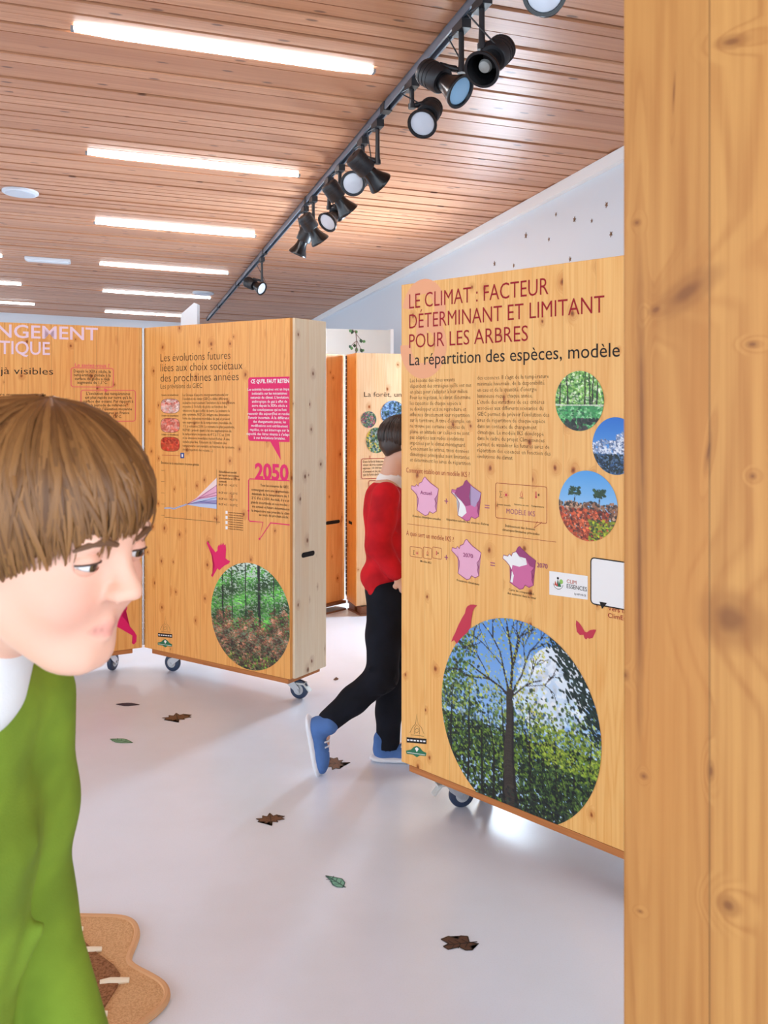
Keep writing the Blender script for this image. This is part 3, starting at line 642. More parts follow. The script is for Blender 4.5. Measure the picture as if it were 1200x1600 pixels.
def france(x0, y0, x1, y1, m, patches=(), name='map_print'):
    a = b.P(x0, y1); e = b.P(x1, y0); a2 = b.P(x0, y0)
    def tr_(p): return (a.x+p[0]*(e.x-a.x), b.P((x0+x1)/2, y1).y+p[1]*(b.P((x0+x1)/2, y0).y-b.P((x0+x1)/2, y1).y))
    pts = [tr_(p) for p in FR]; ms = [m]; mb = MB(); mb.poly(pts, -.0006); 
    for pm, pl in patches:
        ms.append(pm); mb.poly([tr_(p) for p in pl], -.0009, len(ms)-1)
    ms.append(PLUM); mb.stroke(pts, .0022, -.0012, len(ms)-1, True)
    mb.build(name, ms, b.ob)
ne = [(.3, .82), (.4, .86), (.47, .97), (.52, 1), (.6, .93), (.66, .89), (.6, .6), (.66, .4), (.5, .36), (.36, .46), (.1, .62), (.2, .79)]
france(642.5, 745, 685.5, 805.5, PINK)
france(705.5, 750, 752, 814, ROSE, [(PLUM, ne), (LILAC, [(.66, .89), (.83, .8), (1, .72), (.95, .55), (.86, .45), (.8, .36), (.66, .4), (.6, .6)]), (WHT, [(.22, .12), (.26, .3), (.27, .42), (.2, .52), (.02, .68), (.16, .62), (.36, .46), (.48, .34), (.52, .2), (.36, .08)])])
france(706, 842.5, 752, 905.5, PINK)
france(786, 853.5, 837.5, 920.5, ROSE, [(PLUM, [(.4, .86), (.47, .97), (.52, 1), (.83, .8), (1, .72), (.95, .55), (.82, .58), (.7, .74), (.5, .76)]), (WHT, [(0, .66), (.02, .74), (.16, .73), (.2, .79), (.27, .74), (.3, .82), (.4, .86), (.5, .76), (.7, .74), (.74, .6), (.5, .52), (.3, .54), (.27, .42), (.2, .52), (.1, .6)]), (WHT, [(.22, .14), (.26, .3), (.28, .4), (.34, .3), (.3, .12)])])
for t_, pl, pr, cp in (('Actuel', (657, 772), (674.5, 772.5), 5.5), ('2070', (724, 869.5), (739.5, 870.5), 6), ('2070', (839.5, 886), (856, 887.5), 7)): mb = MB(); b.line(mb, t_, pl, pr, cp, .008, y=-.0016); mb.build('map_label', PLUM, b.ob)
mb = MB(); b.line(mb, 'MODÈLE IKS', (791.5, 802), (836, 806.5), 7.5, -.004); mb.build('box_label', PLUM, b.ob)
for cx_, cy_ in ((697.5, 783), (697.5, 871)):
    p = b.P(cx_, cy_); h = .0085; mb = MB(); mb.box((p.x-h, -.0009, p.y-.0014), (p.x+h, -.0006, p.y+.0014)); mb.box((p.x-.0014, -.0009, p.y-h), (p.x+.0014, -.0006, p.y+h)); mb.build('plus_sign', PLUM, b.ob)
for cx_, cy_ in ((761.3, 791.5), (770, 881.5)):
    p = b.P(cx_, cy_); mb = MB()
    for dz in (-.004, .004): mb.box((p.x-.0095, -.0009, p.y+dz-.0014), (p.x+.0095, -.0006, p.y+dz+.0014))
    mb.build('equals_sign', PLUM, b.ob)
mb = MB()
for t_, pl, pr, cp in (('Données climatiques actuelles', (645, 807.5), (689, 812), 3.4), ("Répartition actuelle des essences d'arbres", (698, 813), (764, 820.5), 3.4), ('Établissement des données', (789.5, 823), (836, 827.5), 3.6), ('climatiques limitantes principales', (785, 829), (843, 836), 3.6), ('Modèle IKS', (657, 878), (674, 880), 3), ('Prévisions climatiques', (714, 908), (749, 913), 3.4), ('Carte de compatibilité', (795, 922.5), (834.5, 928), 3.4), ('des essences dans le futur', (793, 928), (838, 934), 3.4),
                       ('Somme annuelle', (777, 789), (798, 791), 2.6), ('Réserve en eau', (804, 789), (826, 791), 2.6), ('Température', (830, 791.5), (850, 794), 2.6)): b.line(mb, t_, pl, pr, cp, .004, 1)
mb.build('caption_text', INK, b.ob)
mb = MB(); mb.stroke(b.rrect((774.5, 754.5), (854.5, 818), .006), .0016, -.0006, closed=True); mb.stroke([b.P(840, 814.5), b.P(834.5, 825), b.P(847, 816)], .0016, -.0007)
for (x0, x1) in ((641, 659.5), (661.5, 674.5), (676, 690)): mb.stroke(b.rrect((x0, 854.5 if x0 > 650 else 853.5), (x1, 874 if x0 > 650 else 872), .004), .0014, -.0006, closed=True)
mb.stroke([b.P(636.5, 818.5), b.P(869, 847)], .0012, -.0006); mb.build('outline_print', RED, b.ob)
mb = MB()   # sigma, sun, drop and thermometer icons
def icons(cx0, cx1, cx2, cy, k):
    for i, cx_ in enumerate((cx0, cx1, cx2)):
        p = b.P(cx_, cy); U = .0098*k
        if i == 0:
            q = (p.x-U*1.4, p.y); mb.stroke([(q[0]+U*.6, q[1]+U*.9), (q[0]-U*.5, q[1]+U), (q[0]+U*.1, q[1]), (q[0]-U*.5, q[1]-U), (q[0]+U*.6, q[1]-U*.9)], .0018, -.0008)
            mb.poly([(p.x+U*.8+U*.5*math.cos(a), p.y+U*.5*math.sin(a)) for a in np.linspace(0, 6.283, 13)[:-1]], -.0008, 1)
            for a in np.linspace(0, 6.283, 9)[:-1]: mb.stroke([(p.x+U*.8+U*.75*math.cos(a), p.y+U*.75*math.sin(a)), (p.x+U*.8+U*1.1*math.cos(a), p.y+U*1.1*math.sin(a))], .0014, -.0008, 1)
        elif i == 1:
            mb.stroke([(p.x, p.y+U*1.1), (p.x-U*.5, p.y), (p.x-U*.35, p.y-U*.55), (p.x, p.y-U*.75), (p.x+U*.35, p.y-U*.55), (p.x+U*.5, p.y)], .0016, -.0008, 1, True)
            mb.stroke([(p.x-U*.8, p.y-U*1.05), (p.x+U*.8, p.y-U*1.05)], .0016, -.0008)
        else:
            mb.stroke([(p.x-U*.3, p.y+U), (p.x-U*.3, p.y-U*.6)], .0034, -.0008, 1); mb.poly([(p.x-U*.3+U*.35*math.cos(a), p.y-U*.8+U*.35*math.sin(a)) for a in np.linspace(0, 6.283, 11)[:-1]], -.00085, 1)
            for a in (0, 1.05, 2.1): mb.stroke([(p.x+U*.7-U*.45*math.cos(a), p.y-U*.45*math.sin(a)), (p.x+U*.7+U*.45*math.cos(a), p.y+U*.45*math.sin(a))], .0012, -.0008)
icons(788, 815, 839, 773, 1); icons(650, 668, 683, 864, .72); mb.build('icon_print', [INKB, DRED], b.ob)
# logo card
mb = MB(); mb.poly([b.P(858.5, 892), b.P(918.5, 900), b.P(918.5, 937), b.P(858.5, 929)], -.0008); card = mb.build('logo_card', WHT, b.ob)
mb = MB(); b.line(mb, 'CLIM', (886, 910.5), (901, 913), 5.5, 0, y=-.0016); 
mb.build('clim_lettering', ORNG, b.ob)
mb = MB(); b.line(mb, 'ESSENCES', (886, 918.5), (917.5, 923.5), 6.3, -.002, y=-.0016); b.line(mb, 'by AFORCE', (898, 929), (916, 932), 3, 0, 1, y=-.0016); mb.build('essences_lettering', INK, b.ob)
mb = MB(); p = b.P(872.5, 912); U = .011
for dx, dz, r_, h_, mi in ((-.9, 0, .4, 1.3, 0), (-.1, .1, .55, 2.0, 1), (.5, -.1, .5, 1.5, 1), (-.35, -.2, .3, 1., 2)): mb.poly([(p.x+U*(dx-r_), p.y+U*(dz-h_*.45)), (p.x+U*(dx+r_), p.y+U*(dz-h_*.45)), (p.x+U*dx, p.y+U*(dz+h_*.6))], -.0012-.0001*mi, mi)
mb.poly([(p.x+U*(1+.6*math.cos(a)), p.y+U*(.7+.65*math.sin(a))) for a in np.linspace(0, 6.283, 15)[:-1]], -.0012, 3); mb.poly([(p.x+U*(-.1+.35*math.cos(a)), p.y+U*(1.5+.35*math.sin(a))) for a in np.linspace(0, 6.283, 13)[:-1]], -.0013, 4)
mb.stroke([(p.x+U*1.6*math.cos(a), p.y+U*(.1+1.6*math.sin(a))) for a in np.linspace(3.3, 6.1, 14)], .0014, -.0012, 4); mb.build('tree_emblem', [ORNG, GREEN, DRED, LEAF, INK], b.ob)
# empty speech card where the code was, and its caption
mb = MB(); pts = b.rrect((923.5, 871), (995, 956), .012); mb.poly(pts, -.0008); mb.stroke(pts, .0035, -.0012, 1, True); mb.poly([b.P(937, 940), b.P(941, 951.5), b.P(949, 942)], -.0014, 1); mb.build('speech_card', [WHT, INK], b.ob)
mb = MB(); b.line(mb, 'Vers la page', (950, 953.5), (1000, 960), 7, .004); b.line(mb, 'ClimEssences', (950, 964.5), (1006, 973), 7, .004); mb.build('card_caption', RED, b.ob)
def oval(name, cv, cx_, cy_, rx, ry, smax=1e9, rim=True, y=-.0012, bb=None):
    bb = bb or b; c_ = bb.P(cx_, cy_); rs = (bb.P(cx_+rx, cy_).x-bb.P(cx_-rx, cy_).x)/2; rz = (bb.P(cx_, cy_-ry)-bb.P(cx_, cy_+ry)).y/2; c_.x = (bb.P(cx_+rx, cy_).x+bb.P(cx_-rx, cy_).x)/2
    picture(name, cv, c_.x, c_.y, rs, rz, y, bb.ob, smax)
oval('pond_photo', pic_pond(), 906, 626.5, 38, 47); oval('mountain_photo', pic_mountain(), 963, 697, 37, 45); oval('red_rocks_photo', pic_rocks(), 919.5, 790.5, 46, 55)
s0, s1 = b.P(690.5, 1082).x, b.P(940, 1166).x; r_ = (s1-s0)/2; sc_ = (s0+s1)/2; zt = b.P(800, 967).y
rz_ = r_*1.02; picture('tree_photo', pic_tree(), sc_, zt-rz_, r_, rz_, -.0012, b.ob, zmin=b.z0+.001)
wp = [(746, 946), (741, 944.5), (736, 944.5), (731, 947), (728.5, 951), (727, 958), (722, 966), (716, 978), (712, 988), (708, 996), (705.5, 1003), (710, 1000), (714.5, 1006), (718, 1000), (724, 994), (731, 988), (735.5, 980), (737, 968), (739, 956), (741.5, 950)]
mb = MB(); mb.poly(b.PP(wp), -.0018); mb.build('woodpecker_print', CRIM, b.ob)
mo = [(900.5, 969), (905, 973), (910, 980), (914, 987), (917, 988), (922, 984.5), (928, 983.5), (932, 984), (930, 988), (928.5, 992), (926, 997), (920.5, 998), (918.5, 996.5), (916.5, 999), (914.5, 998), (913, 996), (912, 992), (906, 992), (901.5, 987), (902, 982), (900, 976)]
mb = MB(); mb.poly(b.PP(mo), -.0008); mb.build('moth_print', CRIM, b.ob)
def marks(bb, x, y, k, sl):
    """spire mark, dark band and green badge in a board's lower left corner"""
    def q(dx, dy): return bb.P(x+dx*k, y+dy*k+dx*k*sl)
    mb = MB()
    for ln in ([(0, 18), (5, 8), (9, 4), (11, -12), (13, 4), (18, 9), (22, 19)], [(7, 20), (7, 10), (11, 5), (15, 10), (15, 20)], [(8, 14), (10, 11), (13, 11), (14, 15), (11, 18), (8, 16)], [(2, 21), (22, 23)]): mb.stroke([q(*p) for p in ln], .0012, -.0006)
    mb.build('spire_emblem', INK, bb.ob)
    mb = MB(); mb.poly([q(-5, 25), q(26, 27), q(26, 35), q(-5, 33)], -.0006); 
    for i in range(6): mb.poly([q(-4+5*i, 28+.3*i), q(-.5+5*i, 28.2+.3*i), q(-.5+5*i, 30.5+.3*i), q(-4+5*i, 30.3+.3*i)], -.0009, 1)
    mb.build('band_print', [INK, WHT], bb.ob)
    mb = MB(); mb.poly([q(-6, 46), q(2, 44), q(6, 40), q(11, 38), q(16, 41), q(20, 46), q(26, 49), q(25, 54), q(16, 53), q(11, 56), q(5, 52), q(-5, 51)], -.0006); mb.poly([q(8, 42), q(11, 40), q(14, 43), q(11, 48)], -.0009, 1); mb.stroke([q(-4, 48.5), q(24, 52)], .0018, -.001, 1); mb.build('green_badge', [GREEN, WHT], bb.ob)
marks(b, 640.5, 1127, 1.0, .02)
# ================================================================== LEFT DISPLAY (two hinged leaves)
dB = Vector((.831, -.556)); nearB = Vector((-.441, 4.2)); LB = 1.0; hB = nearB-dB*LB
dA = Vector((.878, .479)); LA = .98
root = empty('hinged_exhibit', (hB.x, hB.y, 0))
tag(root, 'hinged pair of wooden exhibit boards on casters behind the child in green', 'exhibit panel')
B = Board(root, (hB.x, hB.y), dB, 'panel_box', LB, TH, .124, 1.82, W_L); b = B
oA = hB-dA*(LA+.012); A = Board(root, (oA.x, oA.y), dA, 'panel_box', LA, TH*.5, .124, 1.82, W_L)
base_board(B, .06, LB-.01, 0, TH-.01); base_board(A, .02, LA-.05, 0, TH*.5-.01)
end_board(B, LB, TH+.01); hand_slot(B, LB+.0142, .118, B.P(470, 873).y, .1, 'end')
hinge(root, (hB.x-.004, hB.y-.006, 0), .14, 1.81, m_steel)
for (s_, off_, yaw, br) in ((.925, .1, -.35, True), (.17, .09, 2.75, False)):
    p = B.o+B.d*s_+B.n*off_; caster(root, p, yaw, br, z1=.102)
for (s_, off_, yaw) in ((.82, .06, 1.35), (.12, .06, .4)):
    p = A.o+A.d*s_+A.n*off_; caster(root, p, yaw, False, z1=.102)
mb = MB()
b.line(mb, 'Les évolutions futures', (251, 565), (360, 561.5), 12, -.012); b.line(mb, 'liées aux choix sociétaux', (251, 580.5), (379, 578), 12, -.012); b.line(mb, 'des prochaines années', (251, 596.5), (373, 594), 12, -.012); b.line(mb, 'Les prévisions du GIEC', (251, 607), (316, 606), 7, -.01)
mb.build('heading_lettering', INK, b.ob)
tx = "Le Groupe d'experts intergouvernemental sur|l'évolution du climat (GIEC) a défini différents|scénarios représentant l'évolution de la température|moyenne à l'échelle du globe en fonction des|émissions de gaz à effet de serre. Le scénario le|plus optimiste, RCP 2.6, intègre une diminution|forte des émissions mondiales de gaz et prévoit|une augmentation de la température mondiale de|1°C à échéance 2100. Le scénario le plus pessimiste,|RCP 8.5, prévoit quant à lui une augmentation de|la température moyenne de 4°C à 5°C en 2100|si les émissions mondiales restent fortes. À une|échelle plus fine, l'intensité de l'élévation des|températures sera variable en fonction du territoire|(voir projection des océans, ...)".split('|')
mb = MB(); b.block(mb, tx, (285.5, 619), (285.5, 704), 2, 367, 4); b.line(mb, 'Évolution de la température moyenne globale', (252, 724.5), (311, 728), 3.4, .01, 1)
b.block(mb, ['Réchauffement mondial', 'par rapport aux moyennes', 'préindustrielles en 2100 sur', 'continents'], (342, 738.5), (342, 753.5), 2, 375, 3.4, .01)
for y_ in (618.5, 650.5, 680): b.line(mb, 'Scénario du réchauffement', (252.5, y_), (279, y_-.3), 2.6, .01, 1)
for y_ in (758.5, 771, 780.5, 789): b.line(mb, 'RCP 4.5 : +2.5°C', (342, y_), (371, y_+.8), 3., .01, 1)
for i in range(8): b.line(mb, 'moyenne des observations', (357, 801.5+i*3.6), (380, 801.9+i*3.75), 2.2, .01, 1)
mb.build('body_text', INKB, b.ob)
for i, (y0, y1) in enumerate(((623.5, 645.5), (653.5, 675.5), (683, 705))):
    c_ = b.P(266, (y0+y1)/2); rs = (b.P(280.5, 640).x-b.P(251.5, 640).x)/2; rz = (b.P(266, y0)-b.P(266, y1)).y/2
    picture('heat_map', pic_heat(i), c_.x, c_.y, rs, rz, -.0009, b.ob, square=3)
    pts = [(c_.x+rs*1.02*math.copysign(abs(math.cos(q))**.67, math.cos(q)), c_.y+rz*1.02*math.copysign(abs(math.sin(q))**.67, math.sin(q))) for q in np.linspace(0, 6.283, 33)[:-1]]
    mb = MB(); mb.stroke(pts, .0016, -.0012, closed=True); mb.build('map_outline', INKB, b.ob)
mb = MB(); mb.poly([b.P(282, 707.5), b.P(288, 707.5), b.P(288, 716), b.P(282, 716)], -.0009); mb.poly([b.P(284, 709.5), b.P(286.2, 709.5), b.P(286.2, 714), b.P(284, 714)], -.0012, 1); mb.stroke([b.P(253, 711), b.P(281, 712)], .0024, -.0009, 2); mb.build('scale_print', [BLUE, WHT, ORNG], b.ob)
# magenta speech bubble
sm = LB-.0015; z_t, z_b = b.P(430, 588.8).y, b.P(430, 690).y; xl = b.P(388, 640).x; rd = .012
pts = [(sm, z_t), (xl+rd, z_t), (xl+rd*.3, z_t-rd*.3), (xl, z_t-rd), (xl, z_b+rd), (xl+rd*.3, z_b+rd*.3), (xl+rd, z_b), b.P(422.5, 690), b.P(439, 719), b.P(436, 690.5), (sm, z_b)]
mb = MB(); mb.poly(pts, -.0008); mb.build('speech_bubble', MAG, b.ob)
def clipped(mb, body, pl, pr, cap, off=0., y=-.0014, res=1):
    m2 = MB(); b.line(m2, body, pl, pr, cap, off, res, y)
    for f_ in m2.f:
        vs = [m2.v[i] for i in f_]
        if max(v[0] for v in vs) < sm: mb.add(vs, [tuple(range(len(vs)))])
mb = MB(); clipped(mb, "CE QU'IL FAUT RETENIR", (392, 599), (458, 599.5), 6, .03)
bt = "Les activités humaines ont un impact|indéniable sur les mécanismes|naturels du climat. L'évolution|anthropique de gaz à effet de|serre depuis le XIXe siècle a|des conséquences qui se font|ressentir dès aujourd'hui et rendent|l'avenir incertain. À la différence|des changements passés, les|modifications sont extrêmement|rapides, ce qui interroge sur la|capacité des êtres vivants à s'adapter|à ces évolutions brutales.".split('|')
for i, ln in enumerate(bt):
    hw = len(ln)*.95; y_ = 610.5+i*6.25; clipped(mb, ln, (421.5-hw, y_), (421.5+hw, y_+.6), 4, .012)
mb.build('bubble_text', WHT, b.ob)
mb = MB(); b.line(mb, '2050', (398.5, 747.5), (451, 751), 23, .035, y=-.0012)
lx = 388.5; P_ = b.P
mb.stroke([(sm, P_(451, 751).y), P_(390.5, 748.2), P_(388.5, 750.5), P_(388.5, 812), P_(390.5, 814.3), P_(411, 816), P_(405.5, 843), P_(423, 817), (sm, P_(451, 820).y)], .0055, -.001)
for cx_, cy_ in ((388.5, 798), (405.5, 842)): c_ = P_(cx_, cy_); mb.poly([(c_.x+.0055*math.cos(a), c_.y+.0055*math.sin(a)) for a in np.linspace(0, 6.283, 13)[:-1]], -.0012)
mb.build('speech_outline', MAG, b.ob)
mb = MB(); ol = "Tous les scénarios du GIEC|convergent vers une augmentation|minimale de la température de 1 à|2°C d'ici à 2050. Au-delà, il y a une|grande incertitude et nos modes de|vie actuels et futurs détermineront|la trajectoire que prendra le climat|au cours du prochain siècle.".split('|')
for i, (ln, x0) in enumerate(zip(ol, (407, 393, 394, 393.5, 392, 394, 393.5, 405))): y_ = 760+i*6.55; clipped(mb, ln, (x0, y_), (455 if i not in (0, 7) else 451, y_+1.6), 4, .004, y=-.0009)
mb.build('outline_text', INK, b.ob)
# temperature chart
mb = MB()
mb.poly(b.PP([(292, 788), (307, 778), (339, 746), (339, 795), (313, 792)]), -.0006, 0); mb.poly(b.PP([(292, 788), (339, 758), (339, 787)]), -.0009, 1); mb.poly(b.PP([(293, 788.5), (312, 780), (339, 776), (339, 795), (313, 792)]), -.0012, 2)
mb.poly(b.PP([(293, 788), (312, 783), (339, 781), (339, 788), (312, 787)]), -.0014, 3)
for e in ((339, 758), (339, 769), (339, 774)): mb.stroke(b.PP([(292, 788), (310, 779), e]), .0022, -.0017, 4)
for e in ((339, 777.5), (339, 787)): mb.stroke(b.PP([(292, 788), (312, 784), e]), .0022, -.0017, 5)
mb.stroke(b.PP([(257, 794), (266, 793.5), (272, 795), (280, 792), (292, 788)]), .007, -.0014, 2); mb.stroke(b.PP([(257, 794), (266, 793.5), (272, 795), (280, 792), (292, 788)]), .0015, -.0017, 5)
mb.stroke(b.PP([(257, 808), (344, 816)]), .0018, -.0009, 6); mb.stroke(b.PP([(339, 733), (339, 819)]), .0012, -.0018, 6); mb.stroke(b.PP([(258, 733), (258, 808)]), .0008, -.0009, 6); mb.stroke(b.PP([(292, 735), (292, 812)]), .0008, -.0018, 6)
for i in range(5): mb.stroke(b.PP([(252, 735+i*17.5), (257, 735.2+i*17.5)]), .0012, -.0009, 6)
for i in range(4): mb.poly(b.PP([(352.5, 798+i*8), (355.8, 798.2+i*8), (355.8, 803+i*8), (352.5, 802.8+i*8)]), -.0009, 7)
mb.build('temperature_chart', [BLUSH, PINK, PALEB, MAUVE, PLUM, BLUE, INKB, WHT], b.ob)
eg = [(324, 845), (328, 851), (333, 858), (337, 863), (340, 860), (340, 855), (343, 850), (343.5, 853), (346, 848), (346.5, 852), (349.5, 847.5), (350, 852), (352.5, 850), (353.5, 858), (353, 866), (352, 872), (356, 875), (360, 877), (357, 881), (352, 883), (347, 887), (343, 891), (340, 888), (337, 893), (332, 902), (330, 899), (334, 890), (336, 884), (333, 876), (330, 866), (326, 856), (323, 849)]
mb = MB(); mb.poly(b.PP(eg), -.0008); mb.build('bird_print', CRIM if 0 else MAG, b.ob)
s0 = b.P(330, 960).x; zt, zb = b.P(392, 880).y, b.P(402, 1049).y; rz_ = (zt-zb)/2; picture('forest_photo', pic_forest(), s0+rz_, (zt+zb)/2, rz_, rz_, -.0009, b.ob, smax=sm)
marks(b, 250.5, 971, .72, .03)
# leaf A prints
b = A
mb = MB(); b.line(mb, 'CHANGEMENT', (-84, 524), (153, 539), 20.5, .012); b.line(mb, 'CLIMATIQUE', (-84, 550.5), (78, 568.5), 20.5, .012); mb.build('title_lettering', LETTER, b.ob)
mb = MB(); b.line(mb, 'déjà visibles', (-21, 584), (83, 587.5), 11, -.004); mb.build('subtitle_lettering', INK, b.ob)
mb = MB(); mb.stroke(b.rrect((111, 574.5), (177, 605), .012), .0042, -.0008, closed=True); mb.stroke(b.rrect((126.5, 609.5), (211.5, 658), .012), .0042, -.0008, closed=True); b.line(mb, 'Le saviez-vous ?', (117, 573), (171, 575), 5.4, .02); mb.poly(b.PP([(162, 606), (170, 610), (164, 613)]), -.001); mb.build('red_outline', mat('ink_coral', (232, 96, 96), .5), b.ob)
mb = MB(); b.block(mb, "Depuis le XIXe siècle, la|température globale à la|surface du globe a déjà|augmenté de 1,1°C.".split('|'), (115, 582), (115, 599.5), 1, 173, 4.6, .01, align='c')
b.block(mb, "L'évolution des températures|est plus rapide sur terre qu'à la|surface des océans. Par rapport à|la période de référence|1850-1900, l'élévation moyenne|des températures en France|est déjà de 1,8°C.".split('|'), (130, 617), (130, 653.5), 2, 208, 4.4, .01, align='c')
b.block(mb, "Température moyenne annuelle|écart à la référence|France métropolitaine|anomalie par an|source des données".split('|'), (-40, 618), (-40, 660), 0, 72, 4, .01)
mb.build('body_text', INKB, b.ob)
mb = MB(); mb.stroke(b.PP([(60, 715), (205, 722), (205, 821), (60, 822)]), .0012, -.0006, closed=True); mb.build('frame_line', INKB, b.ob)
mb = MB(); mb.poly(b.PP([(128, 826), (215.5, 829.5), (215.5, 890.5), (128, 893)]), -.0008); mb.build('notice_card', mat('card_grey_white', (222, 222, 224), .5), b.ob)
mb = MB(); mb.stroke(b.PP([(131, 829), (213, 832.5), (213, 888), (131, 890)]), .0012, -.001, closed=True); b.line(mb, 'ATTENTION', (150, 852), (194, 853), 5.5, .0, y=-.0012); b.line(mb, 'à manipuler', (136, 862.5), (209.5, 863), 6.5, .004, y=-.0012); b.line(mb, 'avec précaution', (142, 872.5), (201, 872), 6, .004, y=-.0012); mb.build('notice_text', mat('ink_grey', (110, 106, 110), .5), b.ob)
ly = [(191, 956), (195, 953), (197, 949), (195, 946), (198, 945.5), (199, 950), (197, 955), (192, 959), (190, 962), (196, 968), (203, 979), (210, 987), (213.5, 993), (213, 1003), (209, 1007), (206, 1005), (208, 999), (207, 993), (198, 988), (188, 982), (180, 978), (174, 981), (173, 990), (170, 999), (163, 1006), (154, 1009), (151.5, 1006), (158, 1002), (163, 995), (160, 986), (156, 982), (140, 984), (130, 983), (128, 990), (127, 1008), (117, 1010), (118, 1006), (121, 1003), (119, 985), (110, 975), (100, 970), (90, 972), (84, 966), (88, 957), (93, 952), (95, 945), (99, 951), (106, 955), (118, 957), (140, 953), (165, 952), (182, 953)]
mb = MB(); mb.poly(b.PP(ly), -.0008); mb.build('lynx_print', MAG, b.ob)
# ================================================================== FAR DISPLAY
hF = Vector((-.258, 6.2)); cR = Vector((-.184, 5.98)); dR = Vector((.948, .318)).normalized(); dL = Vector((.64, .76)).normalized()
root = empty('folding_exhibit', (hF.x, hF.y, 0)); tag(root, 'distant folding wooden exhibit with dark hinge strip, behind the boy in red', 'exhibit panel')
R_ = Board(root, cR, dR, 'panel_box', .94, .225, .065, 1.755, wood('pine_rosy', (234, 202, 162), (220, 180, 136), seed=6, kamt=.4))
oL = hF-dL*.98-Vector((.012, .0)); L_ = Board(root, oL, dL, 'panel_box', .975, .12, .065, 1.755, W_F)
mb = MB(); mb.box((-.004, -.001, R_.z0), (0, .225, R_.z1)); mb.build('side_board', wood('pine_amber', (246, 178, 94), (224, 148, 66), seed=5), R_.ob)
mb = MB()
for k in range(56): mb.box((-.011, -.012, .1+k*.0295), (.011, .004, .1+k*.0295+.0245), mi=0)
mb.box((-.009, -.008, .09), (.009, .006, 1.74), 1)
h = mb.build('piano_hinge', [mat('hinge_dark_bronze', (74, 52, 40), .4, metal=.5), mat('hinge_pin_bright', (200, 190, 180), .4, metal=.3)], root); h.matrix_basis = root.matrix_basis.inverted() @ Matrix.Translation((hF.x+.004, hF.y-.01, 0))
mb = MB(); Mp = root.matrix_basis.inverted()
for p0, p1 in (((-.85, 5.52), (-.26, 6.16)), ((-.25, 6.16), (-.15, 5.97)), ((-.15, 5.97), (.68, 6.27))):
    p0, p1 = Vector(p0), Vector(p1); ln = (p1-p0).length; M = Mp @ frame((p0.x, p0.y, 0), p1-p0)
    for za, zb in ((.047, .0645), (0, .012)): mb.box((0, 0, za), (ln, .1, zb), M=M)
    k = 0.
    while k < ln: mb.box((k, .01, .012), (min(k+.09, ln), .09, .047), M=M); k += .3
mb.build('pallet_base', wood('pallet_wood', (140, 92, 62), (104, 62, 40), axis='h', kamt=.2, seed=8), root)
zs = L_.P(520, 816).y; sx = L_.P(520, 816).x; hand_slot(L_, sx, 0, zs, .14, 'front')
mb = MB(); n = 8; mb.box((-.0046, .09, zs-.012), (-.0041, .17, zs+.008)); mb.build('hand_slot', mat('slot_shade', 0), R_.ob)  # flat dark strip laid on for the shade inside a grip slot
caster(root, (-.175, 5.83), -1.8, False, z1=.064, s=.62) if 0 else None
b = R_
mb = MB(); b.line(mb, 'La forêt, un écosystème', (569, 620), (690, 621), 7.6, -.006); mb.build('heading_lettering', INK, b.ob)
oval('berry_photo', pic_small([(90, 120, 90), (60, 90, 60), (180, 80, 110), (150, 170, 140), (60, 70, 120)]), 576, 655.5, 12, 13, y=-.001)
oval('flower_photo', pic_small([(70, 110, 80), (50, 80, 60), (220, 190, 60), (130, 160, 130), (150, 160, 170)]), 588, 688, 16, 20, y=-.001)
oval('trunk_photo', pic_small([(120, 160, 210), (60, 90, 130), (40, 60, 60), (150, 180, 220), (70, 100, 80)]), 614, 646, 19, 20, y=-.001)
mb = MB(); mb.stroke(b.rrect((564.5, 717), (606, 747), .012), .004, -.0008, closed=True); mb.stroke(b.rrect((576, 751), (606, 790), .012), .004, -.0008, closed=True); mb.stroke(b.PP([(578, 717), (578, 712)]), .004, -.0008); mb.build('outline_print', RED, b.ob)
mb = MB(); b.block(mb, "Dans la forêt française|vivent de très nombreuses|espèces : 10 000 insectes,|d'oiseaux et de plantes|que la forêt abrite".split('|'), (567, 723), (567, 743.5), 1, 606, 3.6, .01); mb.build('body_text', INKB, b.ob)
# leafy sprig standing on the far display
bp = Vector((-.19+.0, 6.06, 1.755)); sp = empty('leafy_sprig', bp); tag(sp, 'small green leafy sprig standing on top of the far folding exhibit', 'plant')
def sg(px, py, dy=0): return at(px, py, 6.06+dy)-bp
mb = MB(); mb.tube([(0, 0, 0), sg(557.5, 535), sg(556, 521), sg(554, 516)], [.004, .003, .0025, .002], n=6); mb.tube([sg(557, 531), sg(562, 541), sg(564, 546)], .002, n=6); mb.tube([sg(556.5, 522), sg(563, 530), sg(567, 534)], .002, n=6); mb.tube([sg(557, 533), sg(553, 536), sg(549, 540)], .002, n=6); mb.tube([sg(556, 521), sg(551, 515), sg(548, 516)], .002, n=6)
st = mb.build('stem', mat('twig_brown', (104, 72, 66), .7), sp, True)
mg = [mat('leaf_green', (86, 140, 84), .5), mat('leaf_dark_green', (44, 78, 58), .5)]
